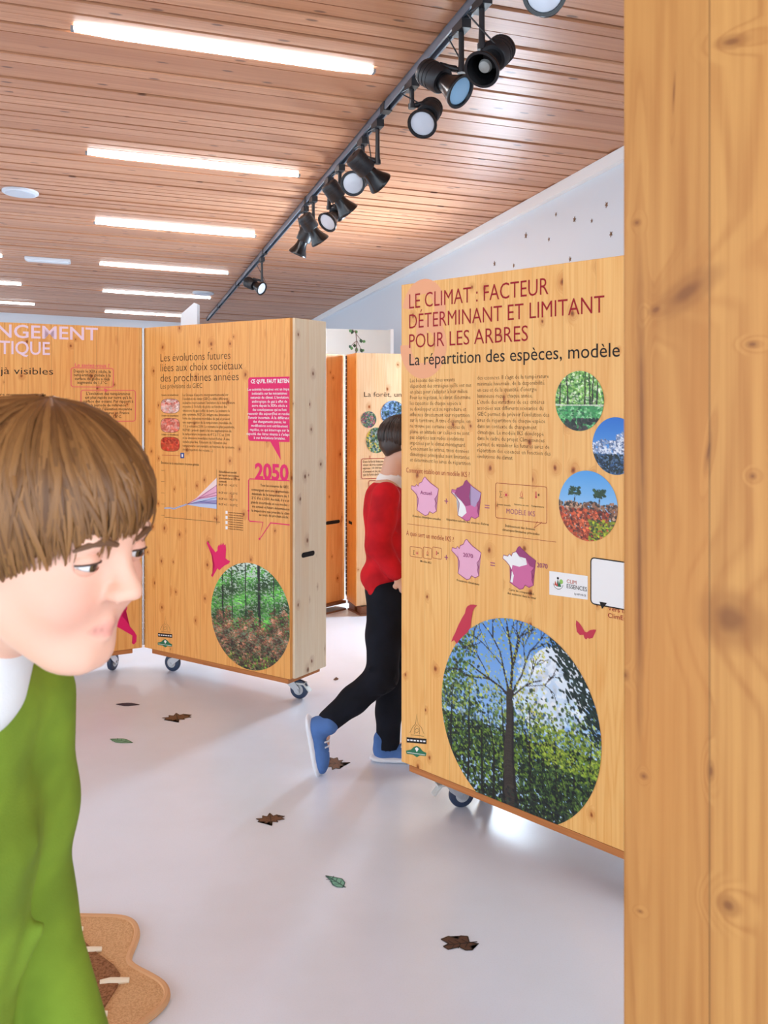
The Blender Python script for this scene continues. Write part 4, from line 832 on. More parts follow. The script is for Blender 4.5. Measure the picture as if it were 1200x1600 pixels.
for i, (x0, y0, x1, y1) in enumerate(((549, 515, 546, 519), (552, 515, 549, 522), (555, 516, 558, 521), (563, 529, 565, 536), (566, 532, 571, 535), (549, 540, 545, 543), (550, 541, 549, 547), (554, 537, 554, 543), (557, 542, 557, 551), (563, 544, 566, 551), (565, 546, 569, 549))):
    a, e = sg(x0, y0, .01*(i % 3-1)), sg(x1, y1, .012*((i*2) % 3-1)); ax = e-a; sd = ax.cross(Vector((0, 1, .3))).normalized()*.011; up = Vector((0, -.005, 0)); mb = MB()
    V = [a]+[a+ax*f_+sd*w_+up*abs(w_)*.3 for f_, w_ in ((.3, .8), (.6, 1), (.85, .5))]+[e]+[a+ax*f_-sd*w_+up*abs(w_)*.3 for f_, w_ in ((.85, .5), (.6, 1), (.3, .8))]
    V2 = [v+Vector((0, .0015, 0)) for v in V]; n = len(V)
    mb.add(V+V2, [tuple(range(n)), tuple(range(2*n-1, n-1, -1))]+[(k, (k+1) % n, n+(k+1) % n, n+k) for k in range(n)]); mb.build('leaf', mg[i % 2], sp)
# ================================================================== NEAR BOARD
dN = Vector((.87, -.493)).normalized(); oN = Vector((.2137, .8))
root = empty('exhibit_board', (oN.x, oN.y, 0)); tag(root, 'close-up upright pine board with knots and a crack, filling the right edge', 'exhibit panel')
class _T(Board):
    def __init__(s): s.d = Vector((dN.x, dN.y, 0)); s.o = Vector((oN.x, oN.y, 0)); s.n = Vector((-dN.y, dN.x, 0))
tN = _T(); ex = []
for (px, py, rx, ry, an) in ((1143, 65, 17, 8, 0), (1142, 968, 34, 30, -.7), (1138, 1415, 12, 11, -.6), (1176, 538, 7, 4, 0), (995, 348, 5, 4.5, 0), (1025, 484, 9, 6, .5), (1074, 456, 40, 16, .62), (1006, 1213, 5, 4, 0), (1111, 1205, 4, 12, 0), (1176, 744, 4, 4, 0), (1107, 705, 3, 22, -.15), (1003, 670, 5, 190, .012), (999, 900, 5, 190, .0), (1053, 145, 1.6, 22, -.05), (976, 1055, 6, 7, 0), (1000, 1424, 4, 2.5, 0)):
    p = tN.P(px, py); k = .8/1400*.95; ex.append((p.x, p.y, rx*k, ry*k, an))
W_N = wood('pine_close', (196, 140, 74), (160, 100, 44), knot=(112, 62, 26), strip=.14, off=tN.P(1107, 800).x, seed=11, kamt=.0, extra=ex, ring=.36, tone=.2, rough=.5, joint=.5)  # own golden wood tone, darkened further with shade put into the colour
N_ = Board(root, oN, dN, 'panel_box', .26, .98, .124, 1.86, W_N)
mb = MB(); mb.box((.0, .0, .1), (.26, .96, .1235)); mb.build('base_board', W_B, N_.ob)
for off_ in (.12, .85):
    for s_ in (.06, .2): p = N_.o+N_.d*s_+N_.n*off_; caster(root, p, 1., False, z1=.1)
# ================================================================== FLOOR LEAVES
def leafshape(kind):
    if kind == 'maple': return [(0, -.62), (.05, -.2), (.3, -.32), (.26, -.12), (.62, -.1), (.5, .06), (.66, .22), (.36, .2), (.32, .44), (.14, .3), (0, .66), (-.14, .3), (-.34, .46), (-.35, .2), (-.66, .2), (-.5, .05), (-.6, -.12), (-.26, -.12), (-.3, -.34), (-.05, -.2)]
    if kind == 'oak': return [(0, -.6), (.12, -.36), (.34, -.34), (.24, -.14), (.5, -.06), (.32, .1), (.46, .28), (.22, .32), (.2, .5), (0, .62), (-.2, .5), (-.22, .3), (-.46, .26), (-.32, .1), (-.5, -.08), (-.24, -.16), (-.34, -.36), (-.12, -.36)]
    if kind == 'lance': return [(0, -.62), (.12, -.35), (.22, -.1), (.24, .12), (.15, .36), (0, .64), (-.15, .36), (-.24, .12), (-.22, -.1), (-.12, -.35)]
    if kind == 'wing': return [(-.1, -.6), (.02, -.3), (.3, -.34), (.36, -.1), (.22, .04), (.4, .3), (.3, .6), (.06, .4), (-.04, .62), (-.2, .5), (-.14, .1), (-.32, -.06), (-.34, -.3), (-.16, -.26)]
    return [(-.06, -.5), (.2, -.3), (.3, 0), (.16, .28), (-.02, .62), (-.1, .2), (-.24, -.1), (-.22, -.34)]
LM = {'brown': ((112, 74, 50), (58, 36, 24)), 'dark': ((86, 56, 42), (36, 24, 20)), 'teal': ((112, 176, 150), (40, 92, 84)), 'green': ((120, 176, 140), (60, 120, 90)), 'olive': ((150, 160, 110), (110, 120, 70)), 'navy': ((52, 56, 80), (30, 32, 50))}
def floor_leaf(px, py, wpx, kind, col, rot, label, sx=1.):
    p = on_floor(px, py); s_ = wpx/F*p.y; r = empty('floor_leaf_sticker', p, rot); pts = [(a*s_*sx, c_*s_) for a, c_ in leafshape(kind)]
    ca, cb = LM[col]; m1 = mat('sticker_'+col, ca, .5); m2 = mat('sticker_vein_'+col, cb, .5)
    MB().prism(pts, .0003, .0011).build('leaf_shape', m1, r)
    mb = MB(); n = len(pts)
    def fs(P0, P1, wd):
        P0, P1 = Vector(P0), Vector(P1); d_ = (P1-P0); 
        if d_.length < 1e-6: return
        nn = Vector((-d_.y, d_.x)).normalized()*wd/2; mb.add([(q.x, q.y, .0014) for q in (P0+nn, P1+nn, P1-nn, P0-nn)], [(0, 1, 2, 3)])
    for i in range(n): fs(pts[i], pts[(i+1) % n], s_*.045)
    fs((0, -.58*s_), (0, .55*s_), s_*.05)
    for k in (-.25, 0, .22):
        for sg_ in (-1, 1): fs((0, k*s_), (sg_*.2*s_*sx, (k+.16)*s_), s_*.03)
    mb.build('vein_print', m2, r)
    tag(r, label, 'floor sticker', 'leaf stickers on the floor')
floor_leaf(200, 1101, 30, 'lance', 'navy', 1.5, 'dark navy leaf sticker on the floor below the facing caster')
floor_leaf(277, 1122, 34, 'maple', 'brown', .3, 'brown maple leaf sticker between the hinged boards and the green leaf')
floor_leaf(190, 1158, 34, 'lance', 'green', 1.2, 'pale green leaf sticker on the floor by the green sleeve')
floor_leaf(77, 1188, 34, 'lance', 'olive', 1.9, 'olive leaf sticker at the far left beside the green shirt')
floor_leaf(525, 1193, 36, 'maple', 'brown', 1.7, 'brown maple leaf sticker by the raised shoe')
floor_leaf(423, 1281, 34, 'maple', 'brown', .2, 'brown maple leaf sticker lying alone in mid floor')
floor_leaf(525, 1378, 40, 'half', 'teal', .75, 'teal leaf sticker in the middle of the foreground floor')
floor_leaf(720, 1475, 46, 'wing', 'dark', 1.75, 'large dark brown leaf sticker nearest the viewer', 1.2)
floor_leaf(525, 1061, 14, 'half', 'brown', 0., 'tiny brown leaf sticker beside the braked caster of the hinged boards')
# ================================================================== STARS ON THE WALL
m_star = mat('star_brown', (120, 84, 56), .6)
def wallpt(px, py):
    r = Vector(((px-CX)/F, 1, (HY-py)/F)); c0 = Vector((0, 0, CAMH)); nn = Vector(E2); t_ = (nn*VW-c0).dot(nn)/r.dot(nn); return c0+r*t_
for (px, py, s_), lb in zip(((948, 320, 6), (925, 345, 4), (955, 366, 6), (898, 343, 6), (869, 335, 4), (822, 368, 6), (858, 374, 4), (891, 405, 5), (773, 412, 5), (803, 415, 4)), ('topmost small brown star on the white wall, by the near board', 'small star just left of and below the topmost star', 'brown star at right, touching the near pine board', 'clear brown star midway up the group, on white wall', 'tiny star left of the clear brown star', 'brown star on white wall at left of the middle group', 'tiny star to the right of the middle-left star', 'small star low on the wall above the red title', 'leftmost low brown star just above the panel top', 'tiny star beside the leftmost low star')):
    p = wallpt(px, py); R = s_/F*p.y*.85; M = Matrix((( -E1[0], -E2[0], 0, p.x), (-E1[1], -E2[1], 0, p.y), (0, 0, 1, p.z), (0, 0, 0, 1))); a0 = random.uniform(0, 1)
    pts = []
    for k in range(10): rr_ = R if k % 2 == 0 else R*.42; q = a0+math.pi*k/5; pts.append((rr_*math.cos(q), rr_*math.sin(q)))
    mb = MB(); Mx = Matrix(((1, 0, 0, 0), (0, 0, 1, 0), (0, 1, 0, 0), (0, 0, 0, 1))); mb.prism(pts, .0005, .003, M=Mx); o = mb.build('wall_star', m_star); o.matrix_world = M
    tag(o, lb, 'wall sticker', 'little stars on the wall')
# ================================================================== RUG
op = [(-190, 1500), (-120, 1455), (-40, 1470), (30, 1452), (80, 1436), (140, 1437), (187, 1438), (205, 1444), (213, 1455), (214, 1468), (208, 1485), (201, 1500), (201, 1510), (210, 1518), (232, 1529), (252, 1541), (261, 1554), (260, 1568), (250, 1582), (230, 1598), (205, 1618), (190, 1650), (200, 1690), (180, 1730), (110, 1740), (40, 1760), (-30, 1740), (-110, 1760), (-170, 1700), (-230, 1690), (-240, 1620), (-200, 1560)]
def smoothpoly(pts, it=2):
    for _ in range(it):
        o_ = []
        for i in range(len(pts)): a, e = pts[i], pts[(i+1) % len(pts)]; o_ += [a*.75+e*.25, a*.25+e*.75]
        pts = o_
    return pts
pts = smoothpoly([on_floor(*p) for p in op]); cen = sum(pts, Vector())/len(pts)
m_rug = mat('rug_tan', (212, 160, 112), .95, spec=.1); t = NT(m_rug); oc, _ = t.obj(); n1 = t.noise(oc, 220, 3, .7); t.bump(n1, .7, .006)
t.l.new(t.mix(t.smooth(n1, .35, .7), L4((230, 186, 138)), L4((204, 154, 106))), t.n['Principled BSDF'].inputs['Base Color'])
m_rug2 = mat('rug_brown', (140, 92, 60), .95, spec=.1); t = NT(m_rug2); oc, _ = t.obj(); n1 = t.noise(oc, 160, 3, .7); t.bump(n1, .9, .01); t.l.new(t.mix(t.smooth(n1, .35, .7), L4((176, 124, 86)), L4((124, 80, 52))), t.n['Principled BSDF'].inputs['Base Color'])
rug = empty('rug', cen); tag(rug, 'tan wavy-edged rug with brown centre and cream dashes, bottom left corner', 'rug')
MB().prism([(p.x-cen.x, p.y-cen.y) for p in pts], 0, .012).build('base', m_rug, rug)
mb = MB(); mb.tube([Vector((p.x-cen.x, p.y-cen.y, .008)) for p in pts]+[Vector((pts[0].x-cen.x, pts[0].y-cen.y, .008))], .009, n=8); mb.build('edge_binding', mat('rug_edge', (212, 162, 116), .9), rug, True)
ip = [on_floor(*p) for p in ((-150, 1530), (-60, 1480), (40, 1470), (110, 1460), (127, 1476), (150, 1497), (178, 1518), (188, 1532), (184, 1550), (165, 1580), (140, 1620), (100, 1680), (0, 1700), (-110, 1690), (-170, 1620))]
MB().prism([(p.x-cen.x, p.y-cen.y) for p in ip], .012, .0165).build('centre_pile', m_rug2, rug)
m_dash = mat('rug_cream', (236, 218, 190), .95)
for (x0, y0, x1, y1) in ((94, 1466, 130, 1461), (121, 1497, 159, 1493), (94, 1527, 133, 1521), (156, 1546, 202, 1542), (91, 1569, 128, 1565), (122, 1600, 168, 1595), (40, 1548, 80, 1544), (30, 1500, 70, 1496), (20, 1590, 60, 1586)):
    a, e = on_floor(x0, y0), on_floor(x1, y1); mb = MB(); mb.tube([Vector((p.x-cen.x, p.y-cen.y, .0168)) for p in (a, (a*2+e)/3+Vector((0, .003, 0)), (a+e*2)/3, e)], [.006, .008, .008, .006], n=8); mb.build('dash', m_dash, rug, True)
# ================================================================== PEOPLE
class Field:
    """distance field on a grid, meshed with surface nets"""
    def __init__(s, lo, hi, h):
        s.lo = np.array(lo, float); s.h = h; s.n = np.ceil((np.array(hi)-s.lo)/h).astype(int)+1; s.a = np.full(s.n, .2, np.float32)
    def win(s, lo, hi):
        i0 = np.clip(np.floor((np.array(lo)-s.lo)/s.h).astype(int), 0, s.n-1); i1 = np.clip(np.ceil((np.array(hi)-s.lo)/s.h).astype(int)+1, 1, s.n)
        g = [s.lo[k]+np.arange(i0[k], i1[k])*s.h for k in range(3)]
        return tuple(slice(i0[k], i1[k]) for k in range(3)), np.stack(np.meshgrid(*g, indexing='ij'), -1)
    def op(s, sl, d, k, mode):
        a = s.a[sl]
        if mode == 'sub': d = -d; h = np.clip(.5-.5*(d-a)/k, 0, 1) if 0 else np.clip(.5+.5*(d-a)/(-k), 0, 1); h = np.clip(.5-.5*(a-d)/k, 0, 1); s.a[sl] = a*(1-h)+d*h+k*h*(1-h) if 0 else np.maximum(a, d)+.25*np.maximum(k-np.abs(a-d), 0)**2/k
        else: s.a[sl] = np.minimum(a, d)-.25*np.maximum(k-np.abs(a-d), 0)**2/k
    def cone(s, a, b, ra, rb, k=.02, mode='add'):
        a, b = np.array(a, float), np.array(b, float); R = max(ra, rb)+k+.01
        sl, p = s.win(np.minimum(a, b)-R, np.maximum(a, b)+R); ba = b-a; t_ = np.clip(((p-a)@ba)/max(ba@ba, 1e-9), 0, 1)
        d = np.linalg.norm(p-a-t_[..., None]*ba, axis=-1)-(ra+(rb-ra)*t_); s.op(sl, d, k, mode)
    def chain(s, pts, k=.02):
        for (a, ra), (b, rb) in zip(pts[:-1], pts[1:]): s.cone(a, b, ra, rb, k)
    def ell(s, c, r, R=np.eye(3), k=.02, mode='add'):
        c, r = np.array(c, float), np.array(r, float); E_ = r.max()+k+.012; sl, p = s.win(c-E_, c+E_); q = (p-c)@R
        k0 = np.linalg.norm(q/r, axis=-1); k1 = np.linalg.norm(q/(r*r), axis=-1); d = k0*(k0-1)/np.maximum(k1, 1e-6); s.op(sl, d, k, mode)
    def mesh(s):
        a = s.a; n = s.n; neg = a < 0; cs = np.zeros(n-1, bool); acc = np.zeros(tuple(n-1)+(3,)); cnt = np.zeros(n-1)
        corners = [(i, j, k) for i in (0, 1) for j in (0, 1) for k in (0, 1)]
        def cr(c, arr): return arr[c[0]:n[0]-1+c[0], c[1]:n[1]-1+c[1], c[2]:n[2]-1+c[2]]
        for c in corners:
            for ax in range(3):
                if c[ax] == 0:
                    d = list(c); d[ax] = 1; A_, B_ = cr(c, a), cr(tuple(d), a); x = (A_ < 0) != (B_ < 0)
                    t_ = np.where(x, A_/np.where(x, A_-B_, 1), 0); pt = np.zeros(tuple(n-1)+(3,)); pt[...] = np.array(c, float); pt[..., ax] += t_
                    acc += np.where(x[..., None], pt, 0); cnt += x
        act = cnt > 0; idx = -np.ones(n-1, int); idx[act] = np.arange(act.sum()); ijk = np.argwhere(act)
        V = s.lo+(ijk+acc[act]/cnt[act][:, None])*s.h; Q = []
        for ax in range(3):
            b_, c_ = [(1, 2), (2, 0), (0, 1)][ax]; lo = [slice(1, n[k]-1) for k in range(3)]; lo[ax] = slice(0, n[ax]-1); hi = list(lo); hi[ax] = slice(1, n[ax])
            A_, B_ = neg[tuple(lo)], neg[tuple(hi)]; e = np.argwhere(A_ != B_)
            if not len(e): continue
            off = np.ones(3, int); off[ax] = 0; g = e+off; flip = A_[tuple(e.T)]
            eb, ec = np.zeros(3, int), np.zeros(3, int); eb[b_] = 1; ec[c_] = 1
            q = np.stack([idx[tuple((g-eb-ec).T)], idx[tuple((g-ec).T)], idx[tuple(g.T)], idx[tuple((g-eb).T)]], 1); q[~flip] = q[~flip][:, ::-1]; Q.append(q)
        Q = np.concatenate(Q); Q = Q[(Q >= 0).all(1)]
        # relax a little
        for _ in range(2):
            S = np.zeros_like(V); C_ = np.zeros(len(V))
            for k in range(4): np.add.at(S, Q[:, k], V[Q[:, (k+1) % 4]]+V[Q[:, (k+3) % 4]]); np.add.at(C_, Q[:, k], 2)
            V = V*.5+.5*S/np.maximum(C_, 1)[:, None]
        return V, Q
    def build(s, name, m, parent, origin, disp=None, color=None):
        V, Q = s.mesh()
        if disp is not None: V = disp(V)
        me = bpy.data.meshes.new(name); me.from_pydata((V-np.array(origin)).tolist(), [], Q.tolist()); me.update(); me.polygons.foreach_set('use_smooth', [True]*len(me.polygons))
        if color is not None:
            rgba = np.ones((len(V), 4), np.float32); rgba[:, :3] = color(V); ca = me.color_attributes.new('tone', 'FLOAT_COLOR', 'POINT'); ca.data.foreach_set('color', rgba.ravel())
        return link(name, me, m, parent)
m_skin = mat('skin', (232, 178, 150), .5, attr='tone'); m_skin.node_tree.nodes['Principled BSDF'].inputs['Subsurface Weight'].default_value = .12; m_skin.node_tree.nodes['Principled BSDF'].inputs['Subsurface Radius'].default_value = (.01, .004, .002)
def cloth(name, rgb, var=.12, rough=.85):
    m = mat(name, rgb, rough, spec=.2); t = NT(m); oc, _ = t.obj(); n1 = t.noise(oc, 9, 3); n2 = t.noise(oc, 500, 2)
    t.l.new(t.mix(t.smooth(n1, .35, .7), L4(rgb), L4([a*(1-var) for a in rgb])), t.n['Principled BSDF'].inputs['Base Color']); t.bump(n2, .25, .001); return m
def hair_mat(name, c1, c2):
    m = mat(name, c1, .42, spec=.4); t = NT(m); a = t.n.new('ShaderNodeAttribute'); a.attribute_name = 'tone'; oc, (x, y, z) = t.obj()
    n1 = t.noise(t.comb(t.math('MULTIPLY', x, 190), t.math('MULTIPLY', y, 190), t.math('MULTIPLY', z, 26)), 1, 3, .6)
    t.l.new(t.mix(t.math('MULTIPLY_ADD', n1, .4, t.math('MULTIPLY_ADD', a.outputs['Fac'], .8, -.15), clamp=True), L4(c1), L4(c2)), t.n['Principled BSDF'].inputs['Base Color']); return m
def basis(fwd, roll=0):
    f_ = np.array(fwd, float); f_ /= np.linalg.norm(f_); l_ = np.cross([0, 0, 1], f_); l_ /= np.linalg.norm(l_); u_ = np.cross(f_, l_)
    c_, s_ = math.cos(roll), math.sin(roll); l2 = l_*c_+u_*s_; u2 = u_*c_-l_*s_; return np.stack([f_, l2, u2], 1)     # columns: forward, left, up
def head_prims(Fd, o, R, s):
    T = lambda *p: np.array(o)+R@(np.array(p)*s)
    Fd.ell(T(-.008, 0, .03), np.array((.092, .074, .078))*s, R, .01*s); Fd.ell(T(.024, 0, -.034), np.array((.059, .055, .066))*s, R, .03*s)
    Fd.cone(T(.066, -.007, -.089), T(.066, .007, -.089), .0155*s, .0155*s, .025*s)
    for g in (-1, 1):
        Fd.ell(T(.054, g*.035, -.03), np.array((.026, .023, .024))*s, R, .025*s); Fd.cone(T(.008, g*.05, -.05), T(.05, g*.022, -.085), .013*s, .013*s, .028*s)
    Fd.cone(T(.078, -.033, .022), T(.078, .033, .022), .0105*s, .0105*s, .018*s)
    for g in (-1, 1): Fd.ell(T(.097, g*.031, .004), np.array((.0145, .017, .0105))*s, R, .012*s, 'sub')
    Fd.cone(T(.081, 0, .012), T(.1035, 0, -.021), .0065*s, .0095*s, .014*s)
    for g in (-1, 1):
        Fd.ell(T(.0945, g*.0105, -.0255), np.array((.0095, .007, .007))*s, R, .006*s); Fd.ell(T(.096, g*.006, -.034), np.array((.005, .003, .004))*s, R, .003*s, 'sub')
    for g in (-1, 1):
        Fd.cone(T(.073, g*.021, -.0585), T(.0825, 0, -.0552), .003*s, .0048*s, .007*s); Fd.cone(T(.073, g*.017, -.0628), T(.081, 0, -.0655), .003*s, .0055*s, .007*s)
        Fd.cone(T(.0795, g*.021, -.0602), T(.0875, 0, -.0602), .0016*s, .0016*s, .003*s, 'sub')
    for g in (-1, 1):
        Fd.ell(T(-.008, g*.077, -.006), np.array((.019, .008, .03))*s, R, .008*s); Fd.ell(T(-.003, g*.084, -.003), np.array((.010, .006, .017))*s, R, .005*s, 'sub')
def eyes(root, o, R, s, origin, iris, lid=(226, 168, 142)):
    ml = mat('eyelid_%d' % lid[0], lid, .5); mh = mat('eyelash', (60, 40, 30), .6)
    mw = mat('eye_white', (236, 232, 228), .15); mi = mat(*iris, .1); mp = mat('pupil', (12, 10, 10), .1)
    for g in (-1, 1):
        c_ = np.array(o)+R@(np.array((.0738, g*.0302, .0035))*s); f_ = R@np.array((1, g*-.03, -.16)); f_ /= np.linalg.norm(f_); e_ = Vector(f_).orthogonal().normalized(); g_ = Vector(f_).cross(e_); mb = MB(); n = 20; rr = .0113*s; c0 = Vector(c_)-Vector(origin); rows = [0, .12, .2, .22, .46, .5, .8, 1.2, 1.8, 2.6]
        vs = [c0+Vector(f_)*rr]; 
        for q in rows[1:]:
            for i in range(n): a = 2*math.pi*i/n; vs.append(c0+(Vector(f_)*math.cos(q)+(e_*math.cos(a)+g_*math.sin(a))*math.sin(q))*rr)
        mb.v = [tuple(v) for v in vs]
        for i in range(n): mb.f.append((0, 1+i, 1+(i+1) % n)); mb.mi.append(2)
        for k in range(len(rows)-2):
            for i in range(n): mb.f.append((1+k*n+i, 1+(k+1)*n+i, 1+(k+1)*n+(i+1) % n, 1+k*n+(i+1) % n)); mb.mi.append(2 if k < 2 else (1 if k < 4 else 0))
        mb.build('eye', [mw, mi, mp], root, True)
        up = Vector(R[:, 2]); fw = Vector(R[:, 0]); sd = Vector(R[:, 1]); rl = rr*1.13
        for nme, lo_, hi_ in (('upper_eyelid', .16, 1.7), ('lower_eyelid', -1.5, -.42)):
            mb = MB(); nu, nv = 9, 17; vs = []; sg_ = 1 if lo_ > 0 else -1
            for a_ in range(nu):
                for c_i in range(nv):
                    az = (c_i/(nv-1)-.5)*3.1; sag = .5*(1-math.cos(az)); e0, e1 = (lo_, hi_) if lo_ > 0 else (hi_, lo_)
                    el_ = (e0-sg_*sag*.45)+(e1-e0)*a_/(nu-1)
                    vs.append(c0+(fw*math.cos(az)*math.cos(el_)+sd*math.sin(az)*math.cos(el_)+up*math.sin(el_))*rl)
            mb.add(vs, [(i*nv+k, i*nv+k+1, (i+1)*nv+k+1, (i+1)*nv+k) for i in range(nu-1) for k in range(nv-1)]); mb.build(nme, ml, root, True)
            if lo_ > 0: mb = MB(); mb.tube([v*1.0+fw*.0004 for v in vs[:nv]], .0009*s, n=6); mb.build('eyelashes', mh, root, True)
def brow(root, o, R, s, origin, m):
    for g in (-1, 1):
        P_ = [Vector(np.array(o)+R@(np.array(p)*s))-Vector(origin) for p in ((.0905, g*.012, .019), (.0895, g*.026, .0245), (.083, g*.04, .022), (.075, g*.048, .016))]; mb = MB(); mb.tube(P_, [.0022*s, .0036*s, .003*s, .0012*s], n=8); mb.build('eyebrow', m, root, True)
def hand(Fd, w_, d_, palm, s, curl=.5):
    """five-fingered hand at wrist w_, pointing d_, palm normal"""
    w_ = np.array(w_, float); d_ = np.array(d_, float)/np.linalg.norm(d_); pn = np.array(palm, float); pn -= d_*(pn@d_); pn /= np.linalg.norm(pn); sd = np.cross(d_, pn)
    for k in (-1, -.33, .33, 1): Fd.cone(w_+sd*k*.012*s, w_+d_*.07*s+sd*k*.026*s, .013*s, .0105*s, .012*s)
    for k, ln in zip((-1, -.33, .33, 1), (.058, .07, .066, .05)):
        b0 = w_+d_*.075*s+sd*k*.026*s; dd = d_.copy(); p = b0
        for j, (fr, rr) in enumerate(((.45, .0085), (.32, .0078), (.25, .007))):
            dd = dd+pn*curl*.55; dd /= np.linalg.norm(dd); q = p+dd*ln*fr*s; Fd.cone(p, q, rr*s, rr*s*.94, .003*s); p = q
    t0 = w_+d_*.02*s-sd*.02*s; t1 = t0+(d_*.6-sd*.75+pn*.35)*.035*s; t2 = t1+(d_*.9-sd*.2+pn*.4)*.028*s; t3 = t2+(d_*.9+pn*.5)*.02*s; Fd.chain([(t0, .0115*s), (t1, .0098*s), (t2, .009*s), (t3, .0078*s)], .005*s)
def skin_color(base, o, R, s):
    lips = np.array(o)+R@(np.array((.083, 0, -.06))*s); bl, lc = lin(base), lin((218, 134, 122)); ck = lin((236, 160, 138))
    def f_(V):
        q = (V-lips)@R/s; m_ = np.clip((1.1-np.sqrt((q[:, 1]/.0185)**2+(q[:, 2]/.0072)**2+(q[:, 0]/.03)**2))*4, 0, 1)[:, None]*.6; cr_ = .45*(np.clip(1.4-np.abs(q[:, 2]+.0003)/.0014, 0, 1)*np.clip(1.3-np.abs(q[:, 1])/.019, 0, 1)*(np.abs(q[:, 0]) < .02))[:, None]*.75; c_ = bl[None]*np.ones((len(V), 1)); 
        for g in (-1, 1):
            q2 = V-(np.array(o)+R@(np.array((.075, g*.04, -.03))*s)); w2 = np.exp(-(q2**2).sum(1)/(2*(.02*s)**2))[:, None]*.5; c_ = c_*(1-w2)+ck*w2
        c_ = c_*(1-m_)+lc*m_; return c_*(1-cr_)+lin((120, 56, 52))*cr_  # last mix paints the shade of the mouth crease into the skin colour
    return f_
def hair(root, o, R, s, origin, m, fringe, seed=3, low=-.06, strands=1400):
    T = lambda *p: np.array(o)+R@(np.array(p)*s); Fd = Field(np.array(o)-.16*s, np.array(o)+.16*s, .0032*s)
    Fd.ell(T(-.01, 0, .034), np.array((.097, .08, .083))*s, R, .01); Fd.ell(T(-.045, 0, -.012), np.array((.06, .067, .06))*s, R, .03)
    Fd.ell(T(.1, 0, -.056), np.array((.086, .12, .092))*s, R, .008, 'sub'); Fd.ell(T(.004, .09, -.05), np.array((.03, .05, .062))*s, R, .008, 'sub'); Fd.ell(T(.004, -.09, -.05), np.array((.03, .05, .062))*s, R, .008, 'sub'); Fd.cone(T(-.12, -.1, low-.05), T(-.12, .1, low-.05), .04*s, .04*s, .02, 'sub'); Fd.cone(T(-.02, -.05, low-.06), T(-.02, .05, low-.06), .05*s, .05*s, .02, 'sub')
    cap = Fd.mesh(); V = list(map(tuple, cap[0]-np.array(origin))); Q = [tuple(q) for q in cap[1].tolist()]; tone = [.45]*len(V)
    r2 = np.random.default_rng(seed); ctr = np.array((-.01, 0, .034)); rad = np.array((.099, .082, .085))
    for k in range(strands):
        az = r2.uniform(-math.pi, math.pi); fr = (1+math.cos(az))/2
        end_z = low*(1-fr)+.034*fr-(.012 if abs(abs(az)-math.pi/2) < .5 else 0)+r2.normal(0, .007)-.008*fringe*fr
        th1 = math.acos(max(-.95, min(.98, (end_z-ctr[2])/rad[2]))); th0 = r2.uniform(.0, .55)*th1+r2.uniform(0, .08); swirl = r2.normal(.25, .18)*fringe; lift = r2.uniform(.99, 1.075); n = 9; wd = r2.uniform(.0016, .0036)*s; tn = r2.uniform(0, 1); b_ = len(V)
        for i in range(n):
            f_ = i/(n-1); th = th0+(th1-th0)*f_; a_ = az+swirl*(f_-.3)*math.sin(th)
            dr = np.array((math.sin(th)*math.cos(a_), math.sin(th)*math.sin(a_), math.cos(th))); l_ = 1+(lift-1)*math.sin(math.pi*min(1, f_*.9+.08))+.012*f_
            p = ctr+rad*dr*l_; tg = np.array((-math.sin(a_), math.cos(a_), 0)); w_ = wd*(1-f_**3*.92)/s
            for q in (p-tg*w_, p+dr*w_*.8, p+tg*w_): V.append(tuple(T(*q)-np.array(origin))); tone.append(tn)
        for i in range(n-1):
            for c_ in (0, 1): Q.append((b_+i*3+c_, b_+i*3+c_+1, b_+i*3+3+c_+1, b_+i*3+3+c_))
    me = bpy.data.meshes.new('hair'); me.from_pydata(V, [], Q); me.update(); me.polygons.foreach_set('use_smooth', [True]*len(me.polygons))
    ca = me.color_attributes.new('tone', 'FLOAT_COLOR', 'POINT'); tt = np.array(tone, np.float32); ca.data.foreach_set('color', np.stack([tt, tt, tt, np.ones_like(tt)], 1).ravel())
    return link('hair', me, m, root)
# ---- boy in red walking behind the right display
def W3(px, py, dy=0., Y=3.56): return np.array(at(px, py, Y+dy))
root = empty('person', (.02, 3.52, 0)); org = np.array((.02, 3.52, 0)); tag(root, 'child in red sweater and dark trousers walking right, half hidden by the panel', 'person')
RR = basis((1, .1, -.08)); hs = .97; ho = W3(633, 694)
Fb = Field((-.36, 3.25, -.01), (.36, 3.85, 1.42), .006)
head_prims(Fb, ho, RR, hs)
neck0 = ho+RR@np.array((-.03, 0, -.05)); nb = W3(611, 748); Fb.cone(neck0, nb, .045, .048, .02)
ch = W3(601, 800); wa = W3(604, 875); hp = W3(602, 922)
for c_, r_ in ((ch, (.07, .105, .1)), (W3(602, 770), (.06, .1, .05)), (wa, (.062, .09, .1)), (hp, (.07, .1, .07))): Fb.ell(c_, r_, np.eye(3), .04)
shR, elR, wrR = W3(603, 775, -.12), W3(590, 852, -.14), W3(622, 899, -.13); shL, elL, wrL = W3(609, 775, .12), W3(628, 850, .14), W3(662, 880, .12)
for S_, E_, Wr in ((shR, elR, wrR), (shL, elL, wrL)): Fb.chain([(S_, .036), (E_, .03), (Wr, .022)], .03); hand(Fb, Wr, Wr-E_, (0, 1 if Wr is wrR else -1, -.2), .82, .5)
hR, kR, aR = W3(604, 930, -.07), W3(597, 1056, -.09), W3(507, 1132, -.08, 3.52); hL, kL, aL = W3(612, 930, .06), W3(609, 1058, .02), W3(606, 1166, 0)
toeR = np.array((-.235, 3.43, .03)); footR = np.array((-.255, 3.44, .11))
for H_, K_, A_ in ((hR, kR, aR), (hL, kL, aL)): Fb.chain([(H_, .06), (K_, .042), (A_, .028)], .03)
